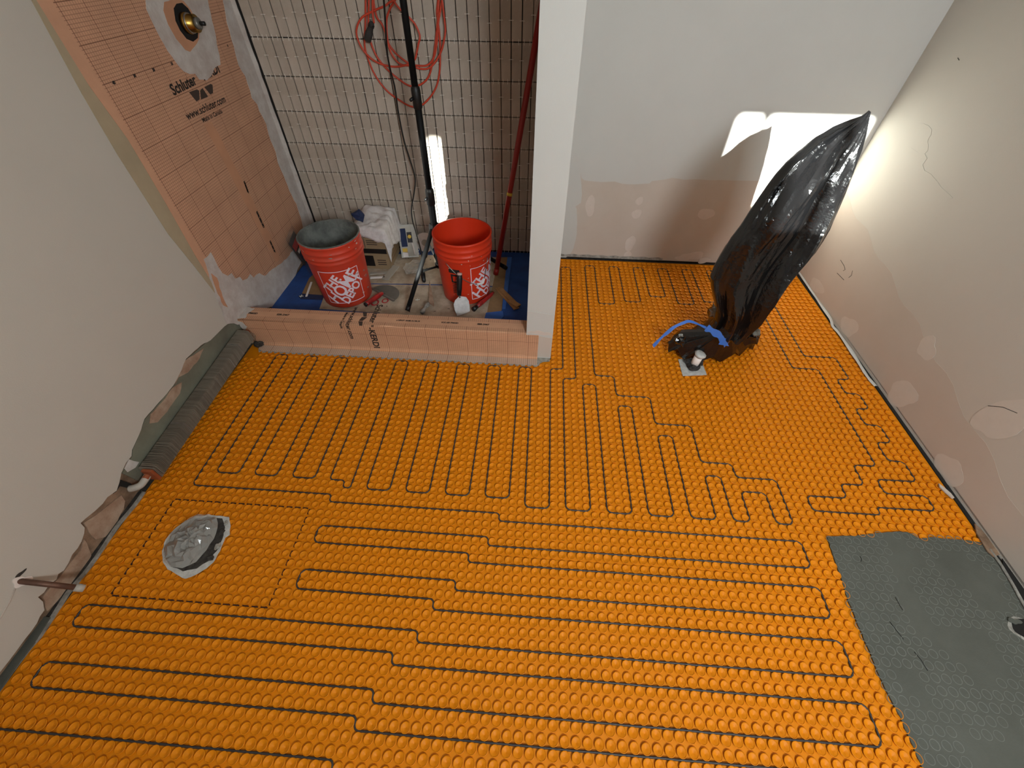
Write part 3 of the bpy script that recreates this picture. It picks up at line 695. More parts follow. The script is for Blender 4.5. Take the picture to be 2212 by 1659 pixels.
# printing on the curb
top = lambda cx, cy: (lambda a, b: (cx + a, cy + b, ZC + 0.0006))
def cx_at(px, py): return PY(px, py, 0.917)[0]
for px, py, txt, L in ((548,668,'-ES PMGD',0.075),(617,672,'ESR-2467',0.072),(882,692,'c UPC® ANSI A118.10',0.13),(972,697,'ICC-ES PMGD',0.085),(1044,701,'ESR-2467',0.066)):
    lettering(txt, L/(0.56*len(txt)), top(F(px, py, ZC)[0], 0.917), 'ink', curb, 0.0008, name='fine_print')
# the big print runs across the curb: over the top and down the front (reads downwards)
def over(xc_, s0):
    """text x runs down: s = distance from the back edge of the top; text y = +x"""
    def fn(a, b):
        s = s0 + a
        if s < YC1 - YP: return (xc_ + b, YC1 - s, ZC + 0.0008)
        return (xc_ + b, YP - 0.0014, ZC - (s - (YC1 - YP)))
    return fn
def xat(px, py): return F(px, py, ZC)[0]
brand(0.044, over(xat(806, 690), 0.075), 'ink', curb, 0.0012, 2)
lettering('www.schluter.com', 0.030, over(xat(757, 690), 0.075), 'ink', curb, 0.0009, 2)
lettering('Made in Canada', 0.018, over(xat(742, 690), 0.065), 'ink', curb, 0.0006, 2)
fo = over(xat(784, 690), 0.0)
def quad_over(uv):
    n = 8; pts_ = []
    (a0, b00, b01), (a1, b10, b11) = uv; v_, f_ = [], []
    for i in range(n+1):
        t = i/n; a = a0 + (a1-a0)*t; v_ += [fo(a, b00 + (b10-b00)*t), fo(a, b01 + (b11-b01)*t)]
        if i: f_.append((2*i-2, 2*i-1, 2*i+1, 2*i))
    link('logo_block', mesh('logo_block', v_, f_), 'inkgrey', curb)
quad_over(((-0.0, -0.017, 0.004), (0.032, -0.004, 0.012)))
quad_over(((0.036, -0.010, 0.017), (0.066, -0.017, 0.002)))
quad_over(((0.070, -0.017, 0.004), (0.100, -0.004, 0.012)))
plate('mud_smear', jag([(xa, YP + 0.004), (xa + 0.035, YP + 0.012), (xa + 0.03, 0.92), (xa + 0.045, YC1 - 0.01), (xa, YC1)], 0.004, 0.012, 62), onz(ZC), 0.0014, 'mudwhite', curb)
plate('mud_smear', jag([(xa, ZC - 0.01), (xa + 0.02, ZC - 0.015), (xa + 0.03, 0.11), (xa + 0.012, 0.09), (xa, 0.1)], 0.003, 0.012, 63), ony(YP - .0006), 0.0014, 'mudwhite', curb)

# ================================================================== shower floor and coverings
ZS = 0.035
shower_floor = struct(box('shower_floor', XL + 0.003, XP0 - 0.001, YC1, YT + 0.004, ZF, ZS - 0.002, 'bluetape'))
board = thing('floor_board', 'scuffed beige floor protection boards under the buckets in the shower', 'board', (-1.7, 1.4, ZS))
ZB = ZS
plate('board_panel', [tuple(F(*p, ZS)[:2]) for p in [(690,667),(700,640),(706,612.5),(962,616.5),(1072,620),(1046,692)]], onz(ZS - 0.0015), 0.0018, 'board', board)
plate('board_panel', [tuple(F(*p, ZS)[:2]) for p in [(706,610.5),(740,560),(846,548),(960,552),(1078,556),(1072,618),(962,614)]], onz(ZS - 0.0015), 0.0018, 'board', board)
for i in range(34):
    x, y = rnd.uniform(-2.0, -1.3), rnd.uniform(1.13, 1.7)
    plate('stain', blob(x, y, rnd.uniform(.002, .008), rnd.uniform(.0015, .004), 200+i, 9, 0.6), onz(ZS + 0.0003), 0.0003, 'gap' if i % 3 else 'tornpaper', board)
# red print on the board next to the red handled trowel
for px, py, w_, h_ in ((810,654,0.030,0.038),(832,650,0.026,0.030)):
    c = F(px, py, ZS); me = lathe_mesh('red_print', [(0.62, 0), (1.0, 0)], 24)
    for v in me.vertices: v.co = Vector((c[0] + v.co.x*w_*0.75, c[1] + v.co.y*h_*0.75, ZS + 0.0007))
    link('red_print', me, 'labelred', board)
tapeL = thing('kraft_paper', 'brown kraft paper taped down with blue tape in the left shower corner', 'paper', (-2.3, 1.4, ZS))
plate('paper', [tuple(F(*p, ZS)[:2]) for p in [(652,634),(704,640),(720,590),(682,588),(668,600)]], onz(ZS - 0.0016), 0.0008, 'kraft', tapeL)
plate('tape_strip', [tuple(F(*p, ZS)[:2]) for p in [(644,640),(652,634),(704,638),(700,648),(650,646)]], onz(ZS - 0.0006), 0.0005, 'navy', tapeL)
tapeR = thing('kraft_paper', 'brown kraft paper taped down with blue tape beside the wing wall', 'paper', (-1.15, 1.4, ZS))
plate('paper', [tuple(F(*p, ZS)[:2]) for p in [(1050,690),(1053,670),(1068,600),(1075,556),(1096,556),(1090,610),(1084,668),(1080,680)]], onz(ZS - 0.0016), 0.0030, 'kraft', tapeR)
plate('tape_strip', [tuple(F(*p, ZS)[:2]) for p in [(1046,690),(1050,676),(1086,672),(1088,684),(1080,692)]], onz(ZS + 0.0014), 0.0005, 'brightblue', tapeR)
plate('tape_strip', [tuple(F(*p, ZS)[:2]) for p in [(1096,556),(1106,556),(1098,620),(1092,668),(1085,668),(1090,610)]], onz(ZS + 0.0012), 0.0005, 'brightblue', tapeR)
# loose small things
def lying_stick(name, a, b, w_, h_, m, label, cat, z=ZS + 0.0005):
    A, B = F(*a, z), F(*b, z); d = (B-A)/2; n_ = np.array([-d[1], d[0], 0]); n_ = n_/np.linalg.norm(n_)*w_/2
    o = obox(name, (A+B)/2 + np.array([0,0,h_/2]), d, n_, (0,0,h_/2), m, None, min(h_, w_)*0.2); return tag(o, label, cat)
lying_stick('plastic_stick', (673,610), (662,641), 0.011, 0.004, 'white', 'small off-white plastic stick on the blue tape left of the buckets', 'stick', ZS + 0.0004)
tp = tag(lying_stick('tile_offcut', (856,576), (832,605), 0.045, 0.008, 'greytile', 'x', 'tile'), 'pale grey tile offcut leaning diagonally behind the left bucket', 'tile')
lying_stick('tile_offcut', (800,592), (838,590), 0.022, 0.008, 'greytile', 'pale tile strip lying flat under the cardboard box front', 'tile')
lying_stick('tile_offcut', (800,601), (832,600), 0.016, 0.008, 'white', 'narrow white tile strip nearest the left bucket', 'tile')
sh = thing('wood_shim', 'small bundle of wooden shims lying on blue tape beside the wing wall', 'wood', F(1098, 645, ZS))
zz = ZS + 0.0018
for k, (a, b, w_) in enumerate((((1075,622),(1116,668),0.034),((1079,624),(1119,664),0.030),((1101,652),(1121,664),0.034))):
    A, B = F(*a, zz), F(*b, zz); d = (B-A)/2; n_ = np.array([-d[1], d[0], 0]); n_ = n_/np.linalg.norm(n_)*w_/2
    obox('shim', (A+B)/2 + np.array([0, 0, 0.002 + 0.004*k]), d, n_, (0.0, 0, 0.002), 'wood', sh, 0.0004)
def spacer_cross(px, py, ang, lbl):
    c = F(px, py, ZS + 0.001); s = thing('tile_spacer_cross', lbl, 'tile spacer', c)
    for k in range(2):
        a = ang + k*math.pi/2; d = np.array([math.cos(a), math.sin(a), 0])*0.012; n_ = np.array([-math.sin(a), math.cos(a), 0])*0.0012
        obox('arm', c + np.array([0,0,0.0015 + k*0.0003]), d, n_, (0,0,0.0015), 'spacer', s)
spacer_cross(651, 640, 0.1, 'white cross tile spacer on the dark tape left of the left bucket')
spacer_cross(902, 648, 0.2, 'white tile spacer on the beige board in front of the tripod leg')

# ================================================================== buckets
BH, BR0, BR1 = 0.368, 0.131, 0.151
def rad(z): return BR0 + (BR1 - 0.004 - BR0)*min(z/ (BH*0.78), 1.0)
def bucket(name, c, label, inner, body, dirty):
    t = thing(name, label, 'bucket', (c[0], c[1], ZS))
    z0 = ZS + 0.0006
    prof = [(0.0, 0.0), (BR0 - 0.006, 0.0), (BR0, 0.006), (rad(0.1), 0.1), (rad(0.2), 0.2), (rad(0.262), 0.262), (0.1485, 0.268), (0.1525, 0.276), (0.1495, 0.281), (0.1495, 0.292), (0.1535, 0.296), (0.1535, 0.301), (0.1502, 0.305), (0.1502, 0.322), (0.1530, 0.326), (0.1530, 0.331), (0.1505, 0.335), (0.1510, 0.356), (0.1535, 0.360), (0.1535, BH), (0.1465, BH)]
    lathe('body', prof, body, t, 56, (c[0], c[1], z0))
    ip = [(0.1468, BH + 0.0002), (0.1462, 0.33), (0.1400, 0.2), (0.132, 0.05), (0.126, 0.012), (0.0, 0.012)]
    lathe('inner_wall', ip, inner, t, 56, (c[0], c[1], z0))
    return t
def wrap(c, th0, rz, off=0.0012):
    """2D (u right, v up) -> bucket surface around direction th0, vertical centre rz"""
    def fn(u, v):
        z = rz + v; r = rad(z) + off; a = th0 + u/0.141
        return (c[0] + r*math.cos(a), c[1] + r*math.sin(a), ZS + 0.0006 + z)
    return fn
def logo(t, c, th0, zc):
    w_, h_ = 0.102, 0.098
    fn0 = wrap(c, th0, zc)
    # frame of four thin strips
    def strip(u0, v0, u1, v1, tk):
        n = 14; V_, F_ = [], []
        d = np.array([u1-u0, v1-v0]); nn = np.array([-d[1], d[0]])/np.linalg.norm(d)*tk/2
        for i in range(n+1):
            p = np.array([u0, v0]) + d*i/n; V_ += [fn0(*(p-nn)), fn0(*(p+nn))]
            if i: F_.append((2*i-2, 2*i-1, 2*i+1, 2*i))
        return V_, F_
    for q in ((-w_, -h_, w_, -h_), (w_, -h_, w_, h_), (w_, h_, -w_, h_), (-w_, h_, -w_, -h_)):
        V_, F_ = strip(*q, 0.0038); link('logo_frame', mesh('logo_frame', V_, F_), 'logo', t)
    ca, sa = math.cos(math.radians(45)), math.sin(math.radians(45))
    def rot2(x0, y0, sx=1.0):
        return lambda a, b: fn0(ca*(a*sx + x0) - sa*(b + y0), sa*(a*sx + x0) + ca*(b + y0))
    for txt, size, x0, y0, sx in (('THE', 0.066, -0.018, 0.052, 1.0), ('HOME', 0.092, 0.0, -0.002, 0.90), ('DEPOT', 0.066, 0.012, -0.056, 0.86)):
        me = text_mesh(txt, size, 0.0021); link('lettering', map_mesh(me, rot2(x0, y0, sx), 2), 'logo', t)
cL, cR = (-2.042, 1.272), (-1.372, 1.352)
bL = bucket('mortar_bucket', cL, 'red orange bucket with grey dried mortar lining, left in the shower', 'mortar', 'bucketdirty', True)
thc = math.atan2(CAMP[1] - cL[1], CAMP[0] - cL[0])
logo(bL, cL, thc - 0.12, 0.135)
for k in range(26):
    a = thc + rnd.uniform(-1.5, 1.5); z = rnd.choice([rnd.uniform(0.24, 0.36), rnd.uniform(0.3, 0.36), rnd.uniform(0.05, 0.25)]); r = max(rad(z), 0.1502 if z > .27 else 0) + 0.0022
    bl = blob(0, 0, rnd.uniform(.002, .012), rnd.uniform(.0015, .004), 300+k, 10, 0.6)
    V_ = [(cL[0] + r*math.cos(a + u/0.14), cL[1] + r*math.sin(a + u/0.14), ZS + z + v) for u, v in bl]
    link('mortar_splash', mesh('mortar_splash', V_, [tuple(range(len(V_)))]), 'splash' if k % 2 else 'thinsetlight', bL)
rimv = [(cL[0] + 0.150*math.cos(a), cL[1] + 0.150*math.sin(a), ZS + BH + 0.002 + 0.0015*noise.noise(Vector((math.cos(a)*6, math.sin(a)*6, 0)))) for a in np.linspace(0, 2*math.pi, 72, endpoint=False)]
tube('mortar_rim', rimv, 0.0042, 'mortar', bL, 6, True)
hw = [(cL[0] + 0.158*math.cos(a), cL[1] + 0.158*math.sin(a), ZS + 0.30 + dz) for a, dz in ((thc + 1.45, 0.03), (thc + 1.5, -0.02), (thc + 1.62, -0.05))]
tube('handle_wire', smooth_path(hw, 5), 0.0022, 'wire', bL, 6)
bR = bucket('orange_bucket', cR, 'clean bright orange bucket with wire handle, right in the shower', 'bucket', 'bucket', False)
thr = math.atan2(CAMP[1] - cR[1], CAMP[0] - cR[0])
logo(bR, cR, thr + 0.92, 0.135)
def patchw(t, c, th0, zc, w_, h_, m, n=10, name='warning_label'):
    fn0 = wrap(c, th0, zc); V_, F_ = [], []
    for i in range(n+1):
        u = -w_ + 2*w_*i/n; V_ += [fn0(u, -h_), fn0(u, h_)]
        if i: F_.append((2*i-2, 2*i, 2*i+1, 2*i-1))
    return link(name, mesh(name, V_, F_), m, t)
tl = thr - 0.42
patchw(bR, cR, tl, 0.218, 0.030, 0.012, 'ink'); patchw(bR, cR, tl + 0.02, 0.172, 0.024, 0.026, 'ink')
for k in range(6): patchw(bR, cR, tl + 0.02, 0.138 - 0.011*k, 0.022, 0.0024, 'inkgrey', name='fine_print')
patchw(bR, cR, tl + 0.02, 0.172, 0.014, 0.016, 'bucket', name='warning_picture')
# bail: from the two ears, resting low against the front
ea, eb = thr - 0.75, thr + 1.75
bail = []
for k in range(25):
    s = k/24; a = thr - 0.68 + 1.62*s; z = 0.262 - 0.135*math.sin(min(1, s*1.18)*math.pi*0.5) if s < 0.85 else 0.127 + (s-0.85)*0.9
    r = rad(z) + 0.006; bail.append((cR[0] + r*math.cos(a), cR[1] + r*math.sin(a), ZS + z))
tube('bail_handle', bail, 0.0021, 'wire', bR, 7)
tube('bail_grip', bail[16:22], 0.0062, 'white', bR, 10)
for k in range(24):
    a = thr + rnd.uniform(-1.2, 1.2); z = rnd.uniform(0.04, 0.34); r = (rad(z) if z < .262 else 0.1505) + 0.0026
    bl = blob(0, 0, rnd.uniform(.0012, .005), rnd.uniform(.0012, .004), 400+k, 9, 0.6)
    V_ = [(cR[0] + r*math.cos(a + u/0.14), cR[1] + r*math.sin(a + u/0.14), ZS + z + v) for u, v in bl]
    link('paint_splash', mesh('paint_splash', V_, [tuple(range(len(V_)))]), 'splash', bR)

# ================================================================== cardboard box, rag, tape ball
bx0, bx1, by0, by1, bzt = -2.03, -1.868, 1.545, 1.765, ZS + 0.255
cb_ = thing('cardboard_box', 'printed beige and black cardboard box under the white rag behind the left bucket', 'box', ((bx0+bx1)/2, (by0+by1)/2, ZS))
box('carton', bx0, bx1, by0, by1, ZS + 0.0008, bzt, 'cardboard', cb_, 0.002)
yf = by0 - 0.0006
def fp(x0, x1, z0, z1, m, nm='print_block'): box(nm, x0, x1, yf - 0.0002, yf + 0.0004, ZS + z0, ZS + z1, m, cb_)
fp(bx0 + 0.004, bx1 - 0.03, 0.205, 0.245, 'black'); fp(bx0 + 0.004, bx1 - 0.004, 0.105, 0.135, 'black'); fp(bx0 + 0.004, bx0 + 0.07, 0.02, 0.09, 'black')
for k in range(3): fp(bx0 + 0.05, bx1 - 0.05, 0.16 + 0.012*k, 0.165 + 0.012*k, 'inkgrey', 'fine_print')
for k in range(3): fp(bx0 + 0.09, bx1 - 0.02, 0.03 + 0.014*k, 0.036 + 0.014*k, 'inkgrey', 'fine_print')
def sp(y0, y1, z0, z1, m, nm='print_block'): box(nm, bx1 - 0.0004, bx1 + 0.0006, y0, y1, ZS + z0, ZS + z1, m, cb_)
sp(by0 + 0.02, by1 - 0.05, 0.135, 0.205, 'black'); sp(by0 + 0.035, by1 - 0.065, 0.15, 0.19, 'inkgrey')
for k in range(4): sp(by0 + 0.02, by1 - 0.02, 0.03 + 0.022*k, 0.042 + 0.022*k, 'kraft', 'fine_print')
# rag: draped grid
N = 34; V_, F_ = [], []
for i in range(N):
    for j in range(N):
        u, v = -0.5 + i/(N-1), -0.5 + j/(N-1)
        x = -1.945 + 0.335*u*0.98 + 0.05*v; y = 1.66 + 0.30*v - 0.06*u; z = bzt + 0.006
        ox = max(0, x - bx1) ; oy = max(0, by0 - y); oxl = max(0, bx0 - x)
        z += 0.014*abs(noise.noise(Vector((u*5, v*5, 2)))) + 0.012*noise.noise(Vector((u*9, v*9, 7))) + 0.022*math.exp(-((u+.2)**2+(v-.3)**2)*14)
        if ox > 0: z -= ox*1.6; x = bx1 + 0.006 + ox*0.30 + 0.01*noise.noise(Vector((v*9, ox*5, 1)))
        if oy > 0: z -= oy*1.5; y = by0 - 0.006 - oy*0.25
        if oxl > 0: z -= oxl*1.0
        y = min(y, YT - 0.012)
        V_.append((x, y, z))
for i in range(N-1):
    for j in range(N-1): F_.append((i*N+j, (i+1)*N+j, (i+1)*N+j+1, i*N+j+1))
rag = link('rag', mesh('rag', V_, F_), 'rag', None, True); tag(rag, 'crumpled white terry rag draped over the cardboard box', 'rag')
md_ = rag.modifiers.new('thick', 'SOLIDIFY'); md_.thickness = 0.004; md_.offset = 1
def crumple(name, c, rx, ry, rz, m, seed, label=None, cat=None, parent=None, sub=3, amp=0.45, smooth=False):
    bm = bmesh.new(); bmesh.ops.create_icosphere(bm, subdivisions=sub, radius=1)
    for v in bm.verts:
        d = v.co.normalized(); k = 1 + amp*noise.noise(d*2.1 + Vector((seed, seed*.7, 0))) + amp*0.6*abs(noise.noise(d*4.7 + Vector((0, seed, 3)))) - amp*.2
        v.co = Vector((c[0] + d.x*rx*k, c[1] + d.y*ry*k, c[2] + d.z*rz*k))
    me = bpy.data.meshes.new(name); bm.to_mesh(me); bm.free(); o = link(name, me, m, parent, smooth)
    if label: tag(o, label, cat)
    return o
tb = PY(775, 470, 1.60)
crumple('tape_ball', (tb[0], 1.605, bzt + 0.052), 0.034, 0.026, 0.03, 'navy', 4, 'crumpled wad of dark blue tape on the white rag', 'tape', sub=2, amp=0.7)

# plastic package left of the buckets
pk = thing('tool_package', 'clear plastic package with black and red label, leaning by the left wall', 'package', (-2.36, 1.42, ZS))
pa, pb = PX(618, 505, -2.40), PX(665, 575, -2.30)
c0 = np.array([-2.335, 1.50, ZS + 0.012]); up_ = np.array([-0.062, -0.01, 0.235]); sd = np.array([0.020, -0.085, 0.0]); nn_ = np.cross(sd, up_); nn_ /= np.linalg.norm(nn_)
N = 14; V_, F_ = [], []
for i in range(N):
    for j in range(N):
        u, v = -1 + 2*i/(N-1), j/(N-1); V_.append(c0 + sd*u + up_*v + nn_*(-0.006 - 0.016*(1-u*u)*(1-(2*v-1)**4) + 0.005*noise.noise(Vector((u*3, v*5, 5)))))
for i in range(N-1):
    for j in range(N-1): F_.append((i*N+j, (i+1)*N+j, (i+1)*N+j+1, i*N+j+1))
link('blister', mesh('blister', V_, F_), 'clearplastic', pk, True)
obox('card', c0 + up_*0.58, sd*0.86, up_*0.30, nn_*0.001, 'label', pk)
obox('card_stripe', c0 + up_*0.70 - nn_*0.0014, sd*0.7, up_*0.07, nn_*0.0006, 'labelred', pk)
obox('card_stripe', c0 + up_*0.44 - nn_*0.0014 + sd*0.2, sd*0.4, up_*0.08, nn_*0.0006, 'navy', pk)
obox('card_stripe', c0 + up_*0.56 - nn_*0.0014 + sd*0.1, sd*0.35, up_*0.03, nn_*0.0006, 'white', pk)

# ================================================================== packaged notched trowel and disc by the tiled wall
nt = thing('notched_trowel', 'notched trowel in clear packaging with blue and yellow label, leaning on the tiles', 'trowel', (-1.76, 1.70, ZS))
q0 = np.array([-1.778, 1.68, ZS + 0.008]); upv = np.array([-0.025, 0.095, 0.165]); sv = np.array([0.052, 0.012, 0.0]); nv = np.cross(sv, upv); nv /= np.linalg.norm(nv)
teeth = [(-1, 0.0), (1, 0.0)] + [(1 + (0.10 if k % 2 else 0), 0.06 + 0.045*k) for k in range(20)] + [(1 - 0.1*k*1.0 if True else 0, 1.0 + (0.03 if k % 2 else 0)) for k in range(20)] + [(-1, 1.0)]
V_ = []
tri = tessellate_polygon([[Vector((a, b, 0)) for a, b in teeth]])
fnq = lambda a, b, h: tuple(q0 + sv*a + upv*b + nv*h)
link('blade', plate_mesh('blade', [teeth], fnq, 0.0015), 'steel', nt)
obox('card', q0 + upv*0.5 + nv*0.004 - sv*0.15, sv*0.72, upv*0.46, nv*0.0012, 'greytile', nt)
obox('label_panel', q0 + upv*0.62 + nv*0.006 - sv*0.45, sv*0.34, upv*0.28, nv*0.001, 'navy', nt)
obox('label_panel', q0 + upv*0.62 + nv*0.006 + sv*0.25, sv*0.28, upv*0.16, nv*0.001, 'label', nt)
me = lathe_mesh('label_seal', [(0.0, 0.0), (0.011, 0.0)], 18)
cs_ = q0 + upv*0.64 + nv*0.0085 + sv*0.25; sn, un = sv/np.linalg.norm(sv), upv/np.linalg.norm(upv)
for v in me.vertices: v.co = Vector(cs_ + sn*v.co.x + un*v.co.y)
link('label_seal', me, 'yellow', nt)
obox('label_panel', q0 + upv*0.22 + nv*0.006 - sv*0.5, sv*0.28, upv*0.07, nv*0.001, 'yellow', nt)
obox('label_panel', q0 + upv*0.10 + nv*0.006 - sv*0.5, sv*0.30, upv*0.08, nv*0.001, 'white', nt)
tube('handle', [q0 + upv*0.45 + nv*0.012 + sv*0.45, q0 + upv*0.06 + nv*0.014 + sv*0.62], 0.006, 'white', nt, 10)
gd = thing('grinding_disc', 'white toothed disc standing behind the packaged trowel', 'disc', (-1.70, 1.765, ZS))
gear = [(0.062*(1.0 if k % 2 else 0.93)*math.cos(2*math.pi*k/72), 0.062*(1.0 if k % 2 else 0.93)*math.sin(2*math.pi*k/72)) for k in range(72)]
gc = np.array([-1.695, 1.765, ZS + 0.068]); gu = np.array([0.96, 0.06, 0.25]); gu /= np.linalg.norm(gu); gw = np.array([-0.2, 0.2, 0.95]); gw -= gu*np.dot(gw, gu); gw /= np.linalg.norm(gw); gn = np.cross(gu, gw)
link('rim', plate_mesh('rim', [gear], lambda a, b, h: tuple(gc + gu*a + gw*b + gn*h), 0.006), 'white', gd)
link('hub', plate_mesh('hub', [[(0.02*math.cos(a), 0.02*math.sin(a)) for a in np.linspace(0, 6.28, 20)[:-1]]], lambda a, b, h: tuple(gc + gu*a + gw*b + gn*(h - 0.004)), 0.014), 'greytile', gd)
crumple('plastic_bag', tuple(F(893, 586, ZS) + np.array([0, 0.02, 0.016])), 0.06, 0.075, 0.018, 'haze', 9, 'thin crumpled clear plastic bag on the board below the packaged trowel', 'bag', sub=3, amp=0.5)

# ================================================================== tripod light stand
tc_ = np.array([-1.548, 1.49, 0])
st = thing('tripod_stand', 'tall black tripod light stand behind the orange bucket', 'stand', (tc_[0], tc_[1], ZS))
tube('lower_pole', [(tc_[0], tc_[1], ZS + 0.07), (tc_[0], tc_[1], 0.53)], 0.0185, 'blackpaint', st, 16)
tube('middle_pole', [(tc_[0], tc_[1], 0.50), (tc_[0], tc_[1], 0.96)], 0.0160, 'blackpaint', st, 16)
tube('upper_pole', [(tc_[0], tc_[1], 0.94), (tc_[0], tc_[1], 1.75)], 0.0135, 'blackpaint', st, 16)
for z, r in ((0.515, 0.0225), (0.95, 0.0205)):
    lathe('collar', [(r*0.8, -0.045), (r, -0.038), (r, 0.026), (r*0.92, 0.036), (r*0.7, 0.042)], 'black', st, 20, (tc_[0], tc_[1], z))
    tube('lock_knob', [(tc_[0] - 0.012, tc_[1] - 0.018, z), (tc_[0] - 0.02, tc_[1] - 0.034, z - 0.004)], 0.007, 'black', st, 10)
lathe('leg_hub', [(0.02, -0.03), (0.03, -0.022), (0.03, 0.018), (0.022, 0.026)], 'black', st, 20, (tc_[0], tc_[1], 0.345))
lathe('brace_hub', [(0.019, -0.014), (0.026, -0.01), (0.026, 0.01), (0.019, 0.014)], 'black', st, 20, (tc_[0], tc_[1], ZS + 0.082))
f1 = F(880, 672, ZS + .012); f2 = F(1093, 588, ZS + .012) + np.array([0, 0.04, 0]); a1 = math.atan2(f1[1]-tc_[1], f1[0]-tc_[0]); R1 = np.linalg.norm(f1[:2]-tc_[:2])
for a, R_ in ((a1, R1), (math.atan2(f2[1]-tc_[1], f2[0]-tc_[0]), np.linalg.norm(f2[:2]-tc_[:2])), (math.radians(125), 0.24)):
    d = np.array([math.cos(a), math.sin(a), 0]); A = tc_ + d*0.026 + np.array([0,0,0.345]); B = tc_ + d*R_ + np.array([0,0,ZS + 0.014])
    lg = tube('leg', [A, A + (B-A)*0.97], 0.0118, 'blackpaint', st, 12)
    ft = tube('foot_cap', [A + (B-A)*0.94, B], 0.0130, 'black', lg, 12)
    br_ = tube('brace', [tc_ + d*0.024 + np.array([0,0,ZS+0.084]), A + (B-A)*0.52], 0.0065, 'blackpaint', st, 8)

# black power cord of the lamp
cpx = [(822,-60,1.60),(829,0,1.62),(833,60,1.66),(836,110,1.70),(843,150,1.74),(853,190,1.76),(860,240,1.765),(872,300,1.765),(884,340,1.765),(895,375,1.76),(897,395,1.755),(894,420,1.74),(889,450,1.72),(891,475,1.69),(898,500,1.64),(905,525,1.58),(911,552,1.54),(912,580,1.50)]
cordp = [np.array((tc_[0] - 0.018, tc_[1] - 0.01, 1.74)), np.array((tc_[0] - 0.05, tc_[1] + 0.02, 1.6))] + [PY(x, y, Y) for x, y, Y in cpx]
pc = thing('power_cord', 'black power cord hanging down beside the tripod pole with a plug', 'cord', (float(cordp[-1][0]), float(cordp[-1][1]), ZS))
tube('cord', smooth_path(cordp, 8), 0.0042, 'black', pc, 8)
pe_ = cordp[-1]; pz = F(916, 608, ZS + 0.01)
tube('plug', [pe_, pe_ + (pz - pe_)*0.4, pz], [0.007, 0.013, 0.011], 'black', pc, 10)
for s in (-1, 1): tube('prong', [pz + np.array([0.005*s, 0, 0]), pz + np.array([0.006*s, -0.010, -0.004])], 0.0016, 'steel', pc, 6)

# orange extension cord coil hanging on the tiled wall
hook = (-1.64, 1.775, 1.52)
loops_ = [
 [(788,-40),(790,0),(789,60),(788,100),(798,135),(812,165),(835,195),(862,216),(885,229),(903,231),(918,222),(935,202),(945,180),(950,150),(951,110),(949,70),(944,30),(938,-40)],
 [(800,-40),(797,0),(796,60),(800,88),(813,120),(832,145),(860,170),(884,185),(903,185),(920,174),(930,155),(937,120),(941,90),(945,50),(948,0),(947,-40)],
 [(806,-40),(812,30),(825,52),(834,75),(840,95),(858,118),(884,137),(905,142),(925,140),(938,122),(944,90),(947,50),(955,-5),(952,-40)],
 [(832,-40),(850,0),(842,20),(835,45),(838,90),(848,120),(866,139),(890,142),(905,148),(925,148),(942,132),(955,105),(962,70),(960,40),(955,0),(948,-40)],
 [(858,-30),(840,6),(815,20),(788,33),(775,48),(770,70),(777,95),(793,118),(815,135),(848,144),(875,141),(895,130),(901,110),(904,95),(907,82),(905,70),(895,50),(878,32),(855,8),(838,-40)],
 [(808,-40),(805,20),(808,50)]]
ec = thing('extension_cord', 'coiled orange extension cord hanging on the shower tile wall', 'cord', (-1.66, 1.78, 0.83))
allp = []
for k, lp in enumerate(loops_):
    Yk = YT - 0.012 - 0.007*k
    allp.append(np.array(hook) + np.array([rnd.uniform(-.03,.03), -0.004*k, 0.02*k]))
    allp += [PY(x, y, Yk) for x, y in lp]
tube('cord', smooth_path(allp, 6), 0.0042, 'orangecord', ec, 8)
ca_, cb2 = PY(804, 48, YT - 0.05), PY(793, 88, YT - 0.045)
dv = cb2 - ca_
cn = tube('connector', [ca_, ca_ + dv*0.12, ca_ + dv*0.14, ca_ + dv*0.22, ca_ + dv*0.24, ca_ + dv*0.45, ca_ + dv*0.6, ca_ + dv*0.97, cb2], [0.009, 0.0125, 0.0105, 0.0125, 0.011, 0.014, 0.0165, 0.0165, 0.013], 'rubber', ec, 14)
for s in (0.13, 0.21): tube('grip_ring', [ca_ + dv*s, ca_ + dv*(s + 0.03)], 0.0138, 'black', cn, 14)
hk = tag(tube('cord_hook', [(-1.64, YT + 0.004, 1.52), (-1.64, 1.74, 1.52), (-1.64, 1.735, 1.55)], 0.004, 'steel', None, 8), 'small steel hook that carries the orange cord, above the frame', 'hook')

# red pole leaning in the corner
pA = F(1071, 592, ZS + 0.006); pB = PY(1166, 40, 1.74)
rp_ = thing('red_pole', 'long dark red metal pole leaning on the tiles beside the wing wall', 'pole', tuple(pA))
dR = pB - pA; pC = pA + dR*1.12
tube('shaft', [pA, pA + dR*0.45, pC], [0.0145, 0.0145, 0.0150], 'redpole', rp_, 14)
tube('end_cap', [pA - dR*0.001, pA + dR*0.03], 0.0158, 'redpole', rp_, 14)
tube('label', [pA + dR*0.382, pA + dR*0.395], 0.0154, 'yellow', rp_, 14)

# ================================================================== hand tools
def hand_tool(name, label, cat, base): return thing(name, label, cat, tuple(base))
